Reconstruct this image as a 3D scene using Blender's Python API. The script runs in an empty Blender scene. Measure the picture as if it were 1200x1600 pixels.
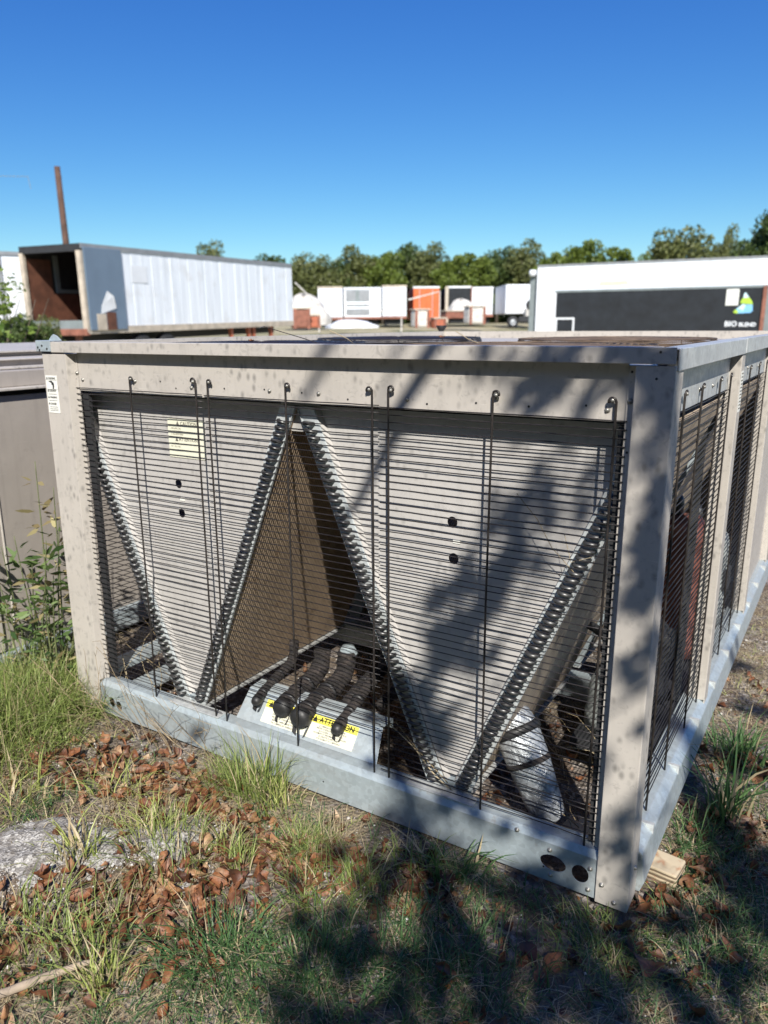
import bpy, math, random
import numpy as np
from mathutils import Vector, Matrix, geometry
random.seed(7); rng = np.random.default_rng(11)
PI = math.pi
sc = bpy.context.scene
COL = sc.collection

# ------------------------------------------------------------------ camera, light, exposure
YAW, PITCH, ROLL = 0.5645, 0.2555, -0.0079
CAM = Vector((2.5094, -1.7660, 1.4800))
fwd = Vector((-math.sin(YAW)*math.cos(PITCH), math.cos(YAW)*math.cos(PITCH), -math.sin(PITCH)))
rgt0 = Vector((math.cos(YAW), math.sin(YAW), 0)); up0 = rgt0.cross(fwd)
rgt = rgt0*math.cos(ROLL) + up0*math.sin(ROLL)
upv = up0*math.cos(ROLL) - rgt0*math.sin(ROLL)
cd = bpy.data.cameras.new('camera'); cam = bpy.data.objects.new('camera', cd); COL.objects.link(cam)
cam.matrix_world = Matrix(((rgt.x, upv.x, -fwd.x, CAM.x), (rgt.y, upv.y, -fwd.y, CAM.y), (rgt.z, upv.z, -fwd.z, CAM.z), (0, 0, 0, 1)))
cd.sensor_fit = 'VERTICAL'; cd.sensor_height = 24.0; cd.lens = 1201.56*24/1600
cd.shift_x = 20.8/1600; cd.shift_y = 20.1/1600
cd.clip_start = 0.05; cd.clip_end = 3000
cd.dof.use_dof = True; cd.dof.focus_distance = 2.15; cd.dof.aperture_fstop = cd.lens/8.5
sc.camera = cam

SUN = Vector((0.67, -1.0, 1.02)).normalized()          # towards the sun
sun_el = math.asin(SUN.z); sun_az = math.atan2(SUN.x, SUN.y)
w = bpy.data.worlds.new("World"); sc.world = w; w.use_nodes = True
nt = w.node_tree; nt.nodes.clear()
wo = nt.nodes.new('ShaderNodeOutputWorld'); bg = nt.nodes.new('ShaderNodeBackground')
sky = nt.nodes.new('ShaderNodeTexSky'); sky.sky_type = 'NISHITA'; sky.sun_disc = False
sky.sun_elevation = sun_el; sky.sun_rotation = sun_az
sky.altitude = 200; sky.air_density = 1.0; sky.dust_density = 0.25; sky.ozone_density = 3.0
hs = nt.nodes.new('ShaderNodeHueSaturation'); hs.inputs['Saturation'].default_value = 1.22
hs.inputs['Hue'].default_value = 0.5
nt.links.new(sky.outputs[0], hs.inputs['Color'])
sp_ = nt.nodes.new('ShaderNodeSeparateColor'); cb_ = nt.nodes.new('ShaderNodeCombineColor'); nt.links.new(hs.outputs[0], sp_.inputs[0])
for i_, (e_, k_) in enumerate(((1.24, .66), (1.17, .90), (.76, 2.25))):      # one grade for the whole dome: deeper, cleaner blue
    p_ = nt.nodes.new('ShaderNodeMath'); p_.operation = 'POWER'; p_.inputs[1].default_value = e_; nt.links.new(sp_.outputs[i_], p_.inputs[0])
    q_ = nt.nodes.new('ShaderNodeMath'); q_.operation = 'MULTIPLY'; q_.inputs[1].default_value = k_; nt.links.new(p_.outputs[0], q_.inputs[0]); nt.links.new(q_.outputs[0], cb_.inputs[i_])
nt.links.new(cb_.outputs[0], bg.inputs[0])
bg.inputs[1].default_value = 0.061
nt.links.new(bg.outputs[0], wo.inputs[0])
sl = bpy.data.lights.new('sun', 'SUN'); sl.energy = 5.0; sl.angle = math.radians(0.53); sl.color = (1.0, 0.955, 0.88)
so = bpy.data.objects.new('sun', sl); COL.objects.link(so)
so.rotation_euler = (-SUN).to_track_quat('-Z', 'Y').to_euler()
sc.view_settings.view_transform = 'Standard'; sc.view_settings.look = 'None'
sc.view_settings.exposure = 0.50; sc.view_settings.gamma = 1.0; sc.view_settings.use_curve_mapping = False
sc.cycles.max_bounces = 8; sc.cycles.use_denoising = True
sc.cycles.sample_clamp_indirect = 6

# ------------------------------------------------------------------ materials
def ramp(nt, fac, stops):
    r = nt.nodes.new('ShaderNodeValToRGB')
    while len(r.color_ramp.elements) < len(stops): r.color_ramp.elements.new(0.5)
    for e, (p, c) in zip(r.color_ramp.elements, stops):
        e.position = p; e.color = (c[0], c[1], c[2], 1) if not isinstance(c, (int, float)) else (c, c, c, 1)
    nt.links.new(fac, r.inputs[0]); return r.outputs[0]
def noise(nt, co, scale, detail=4, rough=0.55, dist=0.0):
    n = nt.nodes.new('ShaderNodeTexNoise'); n.inputs['Scale'].default_value = scale
    n.inputs['Detail'].default_value = detail; n.inputs['Roughness'].default_value = rough
    n.inputs['Distortion'].default_value = dist
    if co is not None: nt.links.new(co, n.inputs['Vector'])
    return n.outputs[0]
def mapping(nt, co, scale=(1, 1, 1), rot=(0, 0, 0)):
    m = nt.nodes.new('ShaderNodeMapping'); m.inputs['Scale'].default_value = scale; m.inputs['Rotation'].default_value = rot
    nt.links.new(co, m.inputs['Vector']); return m.outputs[0]
def mixc(nt, fac, a, b, mode='MIX'):
    m = nt.nodes.new('ShaderNodeMix'); m.data_type = 'RGBA'; m.blend_type = mode
    def put(s, v):
        if isinstance(v, bpy.types.NodeSocket): nt.links.new(v, s)
        elif isinstance(v, (int, float)): s.default_value = v
        else: s.default_value = (v[0], v[1], v[2], 1)
    put(m.inputs[0], fac); put(m.inputs[6], a); put(m.inputs[7], b); return m.outputs[2]
def newmat(name):
    m = bpy.data.materials.new(name); m.use_nodes = True
    nt = m.node_tree; b = nt.nodes['Principled BSDF']
    tc = nt.nodes.new('ShaderNodeTexCoord')
    return m, nt, b, tc.outputs['Object']
def bump(nt, b, h, strength=0.3, dist=0.01):
    n = nt.nodes.new('ShaderNodeBump'); n.inputs['Strength'].default_value = strength; n.inputs['Distance'].default_value = dist
    nt.links.new(h, n.inputs['Height']); nt.links.new(n.outputs[0], b.inputs['Normal'])
def plain(name, c, rough=0.6, metal=0.0, var=0.15, vs=20, bmp=0.0):
    m, nt, b, co = newmat(name)
    n = noise(nt, co, vs, 5)
    d = tuple(x*(1-var) for x in c); l = tuple(min(1, x*(1+var)) for x in c)
    nt.links.new(ramp(nt, n, [(0.3, d), (0.7, l)]), b.inputs['Base Color'])
    b.inputs['Roughness'].default_value = rough; b.inputs['Metallic'].default_value = metal
    if bmp: bump(nt, b, noise(nt, co, vs*3, 4), bmp, 0.004)
    return m

def make_paint(name, base, spot, grime=0.55, sp=1.0):
    m, nt, b, co = newmat(name)
    big = noise(nt, co, 3.0, 5, 0.6)
    c1 = ramp(nt, big, [(0.3, tuple(x*0.90 for x in base)), (0.7, tuple(x*1.06 for x in base))])
    v = nt.nodes.new('ShaderNodeTexVoronoi'); v.inputs['Scale'].default_value = 42
    cod = mixc(nt, 0.06, co, noise(nt, co, 30, 3)); nt.links.new(mapping(nt, co, (1, 1, .62)), v.inputs['Vector'])
    n2 = noise(nt, co, 38, 4, 0.7, 0.6)
    s1 = ramp(nt, v.outputs['Distance'], [(0.12, 1), (0.42, 0)])
    s2 = ramp(nt, noise(nt, co, 14, 3), [(0.44, 0), (0.58, 1)])
    mul = nt.nodes.new('ShaderNodeMath'); mul.operation = 'MULTIPLY'; nt.links.new(s1, mul.inputs[0]); nt.links.new(s2, mul.inputs[1])
    s3 = ramp(nt, n2, [(0.56, 0), (0.68, 0.55)])
    mx = nt.nodes.new('ShaderNodeMath'); mx.operation = 'MAXIMUM'; nt.links.new(mul.outputs[0], mx.inputs[0]); nt.links.new(s3, mx.inputs[1])
    m3 = nt.nodes.new('ShaderNodeMath'); m3.operation = 'MULTIPLY'; nt.links.new(mx.outputs[0], m3.inputs[0]); m3.inputs[1].default_value = grime*sp
    c2 = mixc(nt, m3.outputs[0], c1, spot)
    st = ramp(nt, noise(nt, mapping(nt, co, (14, 14, 1.2)), 2.2, 4), [(0.52, 0), (0.75, 0.28)])
    c3 = mixc(nt, st, c2, tuple(x*0.55 for x in base))
    sc_ = ramp(nt, noise(nt, mapping(nt, co, (3, 3, 40), (0, .5, 0)), 3.0, 3, .8), [(0.66, 0), (0.70, 0.5)])
    c3 = mixc(nt, sc_, c3, tuple(min(1, x*1.25) for x in base))
    c3 = mixc(nt, ramp(nt, noise(nt, co, 6, 6, .75, .8), [(0.58, 0), (0.70, .45)]), c3, tuple(x*.62 for x in base))
    nt.links.new(c3, b.inputs['Base Color'])
    nt.links.new(ramp(nt, n2, [(0.3, 0.42), (0.7, 0.62)]), b.inputs['Roughness'])
    bump(nt, b, noise(nt, co, 9, 3), 0.12, 0.01)
    return m
def make_galv(name, base=(0.50, 0.57, 0.60), metal=0.55, rough=0.42):
    m, nt, b, co = newmat(name)
    v = nt.nodes.new('ShaderNodeTexVoronoi'); v.inputs['Scale'].default_value = 70; nt.links.new(co, v.inputs['Vector'])
    sp = ramp(nt, v.outputs['Color'], [(0.2, tuple(x*0.90 for x in base)), (0.8, tuple(x*1.08 for x in base))])
    n = noise(nt, mapping(nt, co, (1, 1, 2.5)), 4, 6, 0.65)
    c = mixc(nt, ramp(nt, n, [(0.42, 0.0), (0.72, 0.6)]), sp, (0.33, 0.33, 0.31))
    d = ramp(nt, noise(nt, co, 26, 5, 0.7), [(0.60, 0), (0.72, 0.45)])
    c = mixc(nt, d, c, (0.24, 0.20, 0.16))
    nt.links.new(c, b.inputs['Base Color']); b.inputs['Metallic'].default_value = metal
    nt.links.new(ramp(nt, n, [(0.3, rough-0.08), (0.7, rough+0.2)]), b.inputs['Roughness'])
    bump(nt, b, noise(nt, co, 7, 3), 0.15, 0.01)
    return m
def make_fins(name, c1, c2, axis=1, scale=160):
    m, nt, b, co = newmat(name)
    wv = nt.nodes.new('ShaderNodeTexWave'); wv.bands_direction = 'Y'; wv.inputs['Scale'].default_value = scale*0.16
    wv.inputs['Distortion'].default_value = 0.6; wv.inputs['Detail'].default_value = 2
    nt.links.new(co, wv.inputs['Vector'])
    n = noise(nt, co, 5, 5, 0.65)
    base = ramp(nt, n, [(0.3, c2), (0.62, c1)])
    c = mixc(nt, ramp(nt, wv.outputs['Fac'], [(0.2, 0.55), (0.6, 0.0)]), base, tuple(x*0.35 for x in c2))
    rr = ramp(nt, noise(nt, co, 14, 4), [(0.58, 0), (0.72, 0.5)])
    c = mixc(nt, rr, c, (0.16, 0.085, 0.04))
    nt.links.new(c, b.inputs['Base Color']); b.inputs['Roughness'].default_value = 0.62; b.inputs['Metallic'].default_value = 0.15
    bump(nt, b, wv.outputs['Fac'], 0.5, 0.004)
    return m
M = {}
M['beige'] = make_paint('beige_painted_steel', (0.475, 0.44, 0.395), (0.235, 0.22, 0.20), 0.85)
M['plate'] = make_paint('plate_beige_steel', (0.47, 0.452, 0.43), (0.28, 0.27, 0.255), 0.6)
M['taupe'] = make_paint('taupe_painted_steel', (0.36, 0.325, 0.29), (0.29, 0.26, 0.225), 0.3, 0.6)
M['galv'] = make_galv('galvanised_steel', (0.42, 0.485, 0.515), 0.35, 0.45)
M['galv_l'] = make_galv('galvanised_flashing', (0.55, 0.57, 0.57), 0.35, 0.45)
M['white_tin'] = make_galv('bright_tube_sheet', (0.62, 0.66, 0.67), 0.3, 0.4)
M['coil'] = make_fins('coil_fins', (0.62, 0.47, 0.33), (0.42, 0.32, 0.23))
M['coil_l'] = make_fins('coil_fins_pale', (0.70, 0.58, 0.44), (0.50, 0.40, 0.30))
M['wire'] = plain('black_coated_wire', (0.020, 0.017, 0.018), 0.45, 0.0, 0.5, 60)
M['rod'] = plain('black_rod', (0.035, 0.03, 0.028), 0.4, 0.2, 0.5, 40)
M['black'] = plain('black_rubber', (0.018, 0.018, 0.019), 0.5, 0, 0.3, 30, 0.2)
M['dark'] = plain('dark_steel_and_shade', (0.025, 0.026, 0.028), 0.7, 0, 0.2, 8)  # dark steel parts, also surfaces that stand in for shade
M['bend'] = plain('tarnished_copper', (0.085, 0.085, 0.085), 0.4, 0.6, 0.5, 25)
M['screw'] = plain('zinc_screw', (0.34, 0.33, 0.30), 0.4, 0.6, 0.3, 300)
def make_foam():
    m, nt, b, co = newmat('foam_pipe_insulation')
    n = noise(nt, co, 22, 5, 0.7, 0.5)
    nt.links.new(ramp(nt, n, [(0.35, (0.016, 0.015, 0.015)), (0.55, (0.042, 0.035, 0.032)), (0.75, (0.10, 0.078, 0.068))]), b.inputs['Base Color'])
    b.inputs['Roughness'].default_value = 0.85; bump(nt, b, noise(nt, co, 34, 6, .75, .6), 1.0, 0.014); return m
M['foam'] = make_foam()
def make_foil():
    m, nt, b, co = newmat('foil_pipe_wrap')
    n = noise(nt, co, 12, 5, 0.7, 0.4)
    c = ramp(nt, n, [(0.36, (0.05, 0.05, 0.05)), (0.44, (0.36, 0.38, 0.40)), (0.7, (0.55, 0.58, 0.60))]); c = mixc(nt, ramp(nt, noise(nt, co, 5, 4), [(.55, 0), (.62, .8)]), c, (.16, .155, .15))
    nt.links.new(c, b.inputs['Base Color']); b.inputs['Roughness'].default_value = 0.38; b.inputs['Metallic'].default_value = 0.4
    bump(nt, b, noise(nt, co, 22, 5, .6, .8), 0.9, 0.02); return m
M['foil'] = make_foil()
M['red'] = plain('red_oxide_paint', (0.13, 0.048, 0.035), 0.5, 0, 0.3, 14)
M['grey'] = plain('grey_enamel', (0.30, 0.32, 0.31), 0.4, 0, 0.25, 10)
M['label'] = plain('yellowed_label', (0.72, 0.71, 0.57), 0.5, 0, 0.05, 30)
M['label_w'] = plain('white_label', (0.76, 0.76, 0.70), 0.5, 0, 0.06, 30)
M['yellow'] = plain('yellow_print', (0.80, 0.72, 0.10), 0.5, 0, 0.05, 30)
M['ink'] = plain('black_print', (0.02, 0.02, 0.02), 0.6, 0, 0.1, 30)
M['ink_g'] = plain('faded_print', (0.13, 0.12, 0.10), 0.6, 0, 0.1, 30)
M['rust'] = plain('rusted_guard', (0.14, 0.10, 0.07), 0.7, 0.2, 0.5, 18)

# ------------------------------------------------------------------ mesh builder
class MB:
    def __init__(s): s.v = []; s.f = []; s.n = 0
    def add(s, v, f):
        s.v.append(np.asarray(v, dtype=np.float64).reshape(-1, 3)); s.f += [tuple(i+s.n for i in q) for q in f]; s.n += len(s.v[-1]); return s
    def box(s, x0, x1, y0, y1, z0, z1):
        v = [(x, y, z) for z in (z0, z1) for y in (y0, y1) for x in (x0, x1)]
        return s.add(v, [(0, 2, 3, 1), (4, 5, 7, 6), (0, 1, 5, 4), (2, 6, 7, 3), (0, 4, 6, 2), (1, 3, 7, 5)])
    def obox(s, c, ax, ay, az):       # centre and three half-axis vectors
        c, ax, ay, az = (np.array(k, float) for k in (c, ax, ay, az))
        v = [c+i*ax+j*ay+k*az for k in (-1, 1) for j in (-1, 1) for i in (-1, 1)]
        return s.add(v, [(0, 2, 3, 1), (4, 5, 7, 6), (0, 1, 5, 4), (2, 6, 7, 3), (0, 4, 6, 2), (1, 3, 7, 5)])
    def prism(s, poly, axis, a, b):   # polygon in the other two axes, extruded along axis
        n = len(poly); v = []
        for t in (a, b):
            for p in poly:
                q = list(p); q.insert(axis, t); v.append(q)
        return s.add(v, [tuple(range(n-1, -1, -1)), tuple(range(n, 2*n))] + [(i, (i+1) % n, n+(i+1) % n, n+i) for i in range(n)])
    def tube(s, pts, r, seg=6, caps=True, flat=1.0):
        P = np.array(pts, float); n = len(P)
        rr = np.full(n, r, float) if np.isscalar(r) else np.array(r, float)
        T = np.gradient(P, axis=0); T /= (np.linalg.norm(T, axis=1, keepdims=True)+1e-12)
        ref = np.array([0, 0, 1.0]) if abs(T[0][2]) < 0.9 else np.array([1.0, 0, 0])
        v = []; u = ref
        for i in range(n):
            u = u - T[i]*np.dot(u, T[i]); u /= (np.linalg.norm(u)+1e-12); w = np.cross(T[i], u)
            for k in range(seg):
                a = 2*PI*k/seg; v.append(P[i] + rr[i]*(math.cos(a)*u + flat*math.sin(a)*w))
        f = [(i*seg+k, i*seg+(k+1) % seg, (i+1)*seg+(k+1) % seg, (i+1)*seg+k) for i in range(n-1) for k in range(seg)]
        if caps: f += [tuple(range(seg-1, -1, -1)), tuple((n-1)*seg+k for k in range(seg))]
        return s.add(v, f)
    def ring(s, c, R, r, seg=48, sub=4, z=None):
        v = []; f = []
        for i in range(seg):
            a = 2*PI*i/seg
            for k in range(sub):
                b = 2*PI*k/sub+.4; q = R+r*math.cos(b)
                v.append((c[0]+q*math.cos(a), c[1]+q*math.sin(a), c[2]+r*math.sin(b)))
        for i in range(seg):
            j = (i+1) % seg
            for k in range(sub): f.append((i*sub+k, j*sub+k, j*sub+(k+1) % sub, i*sub+(k+1) % sub))
        return s.add(v, f)
    def lathe(s, c, prof, seg=20, axis=2):
        v = []; f = []; n = len(prof)
        for i in range(seg):
            a = 2*PI*i/seg
            for (r, h) in prof:
                q = [r*math.cos(a), r*math.sin(a)]; q.insert(axis, h); v.append((c[0]+q[0], c[1]+q[1], c[2]+q[2]))
        for i in range(seg):
            j = (i+1) % seg
            for k in range(n-1): f.append((i*n+k, j*n+k, j*n+k+1, i*n+k+1))
        return s.add(v, f)
    def plate(s, outer, holes, axis, at):   # flat sheet with round holes; outer in the two other axes
        pts = [Vector(p) for p in outer]; edges = [(i, (i+1) % len(outer)) for i in range(len(outer))]; polys = []
        for (cx, cy, rx, ry) in holes:
            b0 = len(pts); k = 28
            pts += [Vector((cx+rx*math.cos(2*PI*i/k), cy+ry*math.sin(2*PI*i/k))) for i in range(k)]
            edges += [(b0+i, b0+(i+1) % k) for i in range(k)]
        r = geometry.delaunay_2d_cdt(pts, edges, [], 1, 1e-6)
        V = r[0]; F = []
        for t in r[2]:
            c = sum((V[i] for i in t), Vector((0, 0)))/len(t)
            if any(((c.x-h[0])/h[2])**2+((c.y-h[1])/h[3])**2 < 1 for h in holes): continue
            F.append(tuple(t))
        v = []
        for p in V:
            q = [p.x, p.y]; q.insert(axis, at); v.append(q)
        return s.add(v, F)
    def mesh(s, name, mat, smooth=False):
        me = bpy.data.meshes.new(name)
        V = np.concatenate(s.v) if s.v else np.zeros((0, 3))
        me.from_pydata(V.tolist(), [], s.f)
        mats = mat if isinstance(mat, (list, tuple)) else [mat]
        for m in mats: me.materials.append(m)
        if smooth:
            me.polygons.foreach_set('use_smooth', [True]*len(me.polygons))
        me.update(); return me
    def build(s, name, mat, parent=None, smooth=False, bevel=0, solid=0):
        return link(name, s.mesh(name, mat, smooth), parent, bevel, solid)
def link(name, me, parent=None, bevel=0, solid=0):
    o = bpy.data.objects.new(name, me); COL.objects.link(o)
    if parent is not None: o.parent = parent
    if solid:
        md = o.modifiers.new('solid', 'SOLIDIFY'); md.thickness = solid; md.offset = -1
    if bevel:
        md = o.modifiers.new('bevel', 'BEVEL'); md.width = bevel; md.segments = 2; md.limit_method = 'ANGLE'
    return o
def tag(o, label=None, cat=None, group=None, kind=None):
    if label: o['label'] = label
    if cat: o['category'] = cat
    if group: o['group'] = group
    if kind: o['kind'] = kind
    return o
def thing(name, label, cat, loc=(0, 0, 0), rotz=0, group=None):
    o = bpy.data.objects.new(name, None); COL.objects.link(o); o.location = loc; o.rotation_euler = (0, 0, rotz)
    o.empty_display_size = .2
    return tag(o, label, cat, group)
def text_mb(body, size, weight=0.0, align='LEFT', sx=1.0):
    cu = bpy.data.curves.new('lettering', 'FONT'); cu.body = body; cu.size = size; cu.align_x = align; cu.offset = weight
    cu.resolution_u = 2
    o = bpy.data.objects.new('lettering', cu); COL.objects.link(o)
    me = o.to_mesh(); vs = np.array([v.co[:] for v in me.vertices]) if len(me.vertices) else np.zeros((0, 3))
    fs = [tuple(p.vertices) for p in me.polygons]; o.to_mesh_clear(); COL.objects.unlink(o); bpy.data.objects.remove(o)
    if len(vs): vs[:, 0] *= sx
    return vs, fs
def put_text(mb, body, size, origin, u, vv, weight=0.0, align='LEFT', sx=1.0):
    vs, fs = text_mb(body, size, weight, align, sx)
    if len(vs): mb.add(np.array(origin)+vs[:, :1]*np.array(u)+vs[:, 1:2]*np.array(vv), fs)
    return mb

def S(lat, dep):      # a spot on the yard: metres to the right of and ahead of where the photographer stands
    return Vector((CAM.x + lat*math.cos(YAW) - dep*math.sin(YAW), CAM.y + lat*math.sin(YAW) + dep*math.cos(YAW), 0))
def srot(lat, dep): return YAW + math.atan2(dep, lat)

# ------------------------------------------------------------------ ground
def fbm(x, y, seed=0, octs=4, base=1.0):
    out = np.zeros_like(x, dtype=float); amp = 1.0; r = np.random.default_rng(seed); fr = base
    for _ in range(octs):
        for _ in range(4):
            a = r.uniform(0, 2*PI); k = fr*r.uniform(.7, 1.4); out += amp*.35*np.sin((x*math.cos(a)+y*math.sin(a))*k*2*PI+r.uniform(0, 6.3))
        amp *= .55; fr *= 2.05
    return out
def rock_mask(x, y):      # the crumbling pale slab that crosses the lower left
    d = np.abs((x-0.62)*0.70 + (y+0.72)*-0.71)      # distance from a diagonal line
    m = np.clip(1.25 - d/0.17 + 0.5*fbm(x, y, 5, 3, 1.6), 0, 1)
    al = (x-0.62)*0.71 + (y+0.72)*0.70
    return m*np.clip((0.62-al)/0.14, 0, 1)*np.clip((al+1.9)/0.3, 0, 1)
def gz(x, y):
    x = np.asarray(x, float); y = np.asarray(y, float)
    dep = -(x-CAM.x)*math.sin(YAW) + (y-CAM.y)*math.cos(YAW)
    z = np.where(dep < 12, 0, np.where(dep < 25, (dep-12)/13*.2, np.where(dep < 65, .2+(dep-25)/40*1.1, 1.3+(np.minimum(dep, 400)-65)*.006)))
    near = np.clip(1-dep/9, 0, 1)
    z = z - 0.022 + near*(0.012*fbm(x, y, 1, 4, .9)+0.004*fbm(x, y, 9, 3, 6)) + .04*(1-near)*fbm(x, y, 2, 2, .15)
    z = z + near*0.045*rock_mask(x, y)
    # keep clear of the chiller base, a little lower on the right-hand side
    inb = np.clip(1-np.maximum.reduce([-x-.05, x-2.22, -y-.03, y-3.3])/.12, 0, 1)
    z = z*(1-inb) + inb*np.minimum(z, -0.02)
    z = z - 0.045*np.exp(-((x-2.35)**2/.05+(y-.5)**2/.6))
    return z
def grid(x0, x1, y0, y1, nx, ny, zoff=0):
    xs = np.linspace(x0, x1, nx); ys = np.linspace(y0, y1, ny); X, Y = np.meshgrid(xs, ys)
    return X, Y
def make_ground_mat():
    m, nt, b, co = newmat('dirt_gravel_and_straw')
    n1 = noise(nt, co, 1.3, 6, 0.6); n2 = noise(nt, co, 55, 6, 0.75); n3 = noise(nt, co, 9, 5, 0.65)
    v = nt.nodes.new('ShaderNodeTexVoronoi'); v.inputs['Scale'].default_value = 75; nt.links.new(co, v.inputs['Vector'])
    grit = ramp(nt, v.outputs['Color'], [(0.25, (0.09, 0.075, 0.062)), (0.55, (0.22, 0.19, 0.165)), (0.85, (0.44, 0.40, 0.37))])
    soil = ramp(nt, n2, [(0.3, (0.055, 0.038, 0.026)), (0.55, (0.15, 0.105, 0.075)), (0.75, (0.30, 0.23, 0.17))])
    c = mixc(nt, ramp(nt, n3, [(0.40, 0), (0.60, 1)]), soil, grit)
    straw = ramp(nt, noise(nt, mapping(nt, co, (30, 18, 1), (0, 0, .6)), 6, 6, .8), [(0.4, (0.17, 0.13, 0.08)), (0.7, (0.46, 0.38, 0.24))])
    c = mixc(nt, ramp(nt, n1, [(0.47, 0), (0.62, .75)]), c, straw)
    nt.links.new(c, b.inputs['Base Color']); b.inputs['Roughness'].default_value = 0.95
    h = nt.nodes.new('ShaderNodeMath'); h.operation = 'ADD'; nt.links.new(v.outputs['Distance'], h.inputs[0]); nt.links.new(n2, h.inputs[1])
    bump(nt, b, h.outputs[0], 0.9, 0.012)
    return m
M['ground'] = make_ground_mat()
def make_yard_mat():
    m, nt, b, co = newmat('dry_yard_grass')
    n1 = noise(nt, co, .25, 6, 0.6); n2 = noise(nt, co, 3, 6, 0.7)
    c = ramp(nt, n1, [(0.38, (0.10, 0.12, 0.045)), (0.5, (0.38, 0.33, 0.19)), (0.66, (0.47, 0.42, 0.31))])
    c = mixc(nt, ramp(nt, n2, [(0.4, 0), (0.8, .5)]), c, (0.17, 0.15, 0.08))
    nt.links.new(c, b.inputs['Base Color']); b.inputs['Roughness'].default_value = 0.95; bump(nt, b, n2, .6, .05); return m
M['yard'] = make_yard_mat()
mb = MB()      # near patch, fine; the rest widens out
X, Y = grid(-4, 6, -5, 7, 240, 280); Z = gz(X, Y)
nx, ny = 240, 280
mb.add(np.stack([X, Y, Z], -1).reshape(-1, 3), [(j*nx+i, j*nx+i+1, (j+1)*nx+i+1, (j+1)*nx+i) for j in range(ny-1) for i in range(nx-1)])
g = tag(mb.build('ground', M['ground'], smooth=True), kind='structure')
mb = MB(); th = np.linspace(0, 2*PI, 97)[:-1]
# outer sheet: rings from the near patch's rectangle to the horizon
def rect_pt(a, sc_):
    c, s_ = math.cos(a), math.sin(a); k = 1/max(abs(c)/5.0, abs(s_)/6.0); return (1+c*k, 1+s_*k)
rings = []
rp = np.array([rect_pt(a, 1) for a in th])
ctr = np.array([1, 1.0]); th_rp = rp-ctr
for q in [0.97, 1.3, 1.8, 2.5, 3.4, 4.5, 6, 8, 10.5, 14, 19, 26, 40, 80, 160, 300]:
    p = ctr + th_rp*q; z = gz(p[:, 0], p[:, 1])
    if q < 1: z = z-.03
    rings.append(np.column_stack([p, z]))
R = len(th); mb.add(np.concatenate(rings), [(i*R+k, i*R+(k+1) % R, (i+1)*R+(k+1) % R, (i+1)*R+k) for i in range(len(rings)-1) for k in range(R)])
tag(mb.build('yard_ground', M['yard'], smooth=True), kind='structure')

def make_slab():
    m, nt, b, co = newmat('crumbling_concrete')
    v = nt.nodes.new('ShaderNodeTexVoronoi'); v.inputs['Scale'].default_value = 150; nt.links.new(co, v.inputs['Vector'])
    c = ramp(nt, v.outputs['Color'], [(0.2, (0.13, 0.12, 0.11)), (0.5, (0.29, 0.275, 0.255)), (0.85, (0.50, 0.485, 0.455))])
    n = noise(nt, co, 14, 6, .7); c = mixc(nt, ramp(nt, n, [(0.35, .8), (0.55, 0)]), c, (0.13, 0.11, 0.09))
    nt.links.new(c, b.inputs['Base Color']); b.inputs['Roughness'].default_value = .95
    h = nt.nodes.new('ShaderNodeMath'); h.operation = 'ADD'; nt.links.new(v.outputs['Distance'], h.inputs[0]); nt.links.new(n, h.inputs[1]); bump(nt, b, h.outputs[0], .55, .006); return m
nx, ny = 230, 190; X, Y = grid(-.9, 1.4, -1.6, .1, nx, ny); mk = rock_mask(X, Y)+.25*fbm(X, Y, 15, 3, 7)
Z = gz(X, Y)+.004+.010*np.clip(mk-.4, 0, .6)+.0035*fbm(X, Y, 16, 4, 8); keep = mk > .45
mb = MB(); mb.add(np.stack([X, Y, Z], -1).reshape(-1, 3), [(j*nx+i, j*nx+i+1, (j+1)*nx+i+1, (j+1)*nx+i) for j in range(ny-1) for i in range(nx-1) if keep[j, i] and keep[j+1, i+1] and keep[j+1, i] and keep[j, i+1]])
tag(mb.build('broken_pavement', make_slab(), smooth=False), kind='structure')

# ------------------------------------------------------------------ the big condenser (chiller)
W, L, ZB, ZT = 2.165, 3.13, 0.140, 1.427
ch = thing('outdoor_chiller', 'large beige outdoor condenser unit behind black wire grilles, in the foreground', 'chiller')
def part(mb, name, mat, parent=None, **k): return mb.build(name, mat, parent or ch, **k)
# base rails
holes_f = [(.184, .056, .016, .02), (.223, .048, .016, .02), (1.965, .060, .036, .024), (2.04, .058, .023, .026)]
b = MB(); b.plate([(.005, 0), (W-.005, 0), (W-.005, .118), (.005, .118)], holes_f, 1, .004)
b.add([(.005, .004, .118), (W-.005, .004, .118), (W-.005, .016, .137), (.005, .016, .137)], [(0, 1, 2, 3)])
b.add([(.005, .016, .137), (W-.005, .016, .137), (W-.005, .062, .139), (.005, .062, .139)], [(0, 1, 2, 3)])
b.add([(.005, .062, .139), (W-.005, .062, .139), (W-.005, .064, .10), (.005, .064, .10)], [(0, 1, 2, 3)])
part(b, 'base_rail', M['galv'], solid=.0025)
b = MB(); b.box(.01, .10, .045, L, .115, .139)
part(b, 'base_rail', M['galv'], bevel=.003)
b = MB(); b.box(.125, .235, .07, L-.05, .055, .07); b.box(.125, .13, .07, L-.05, 0, .055)
part(b, 'base_rail', M['galv'], bevel=.002)
b = MB(); prof = [(W-.075, .139), (W-.012, .137), (W+.012, .115), (W+.022, .03), (W+.012, 0), (W-.075, 0)]
b.prism(prof, 1, .09, L)       # right-hand rail, slightly bellied outwards
part(b, 'base_rail', M['galv'], bevel=.003)
b = MB(); b.box(.01, W, L-.06, L, 0, .139); part(b, 'base_rail', M['galv'])
for y in (1.02, 2.07):
    b = MB(); b.box(.10, W-.08, y-.03, y+.05, .05, .13); part(b, 'cross_member', M['galv'], bevel=.002)
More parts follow.
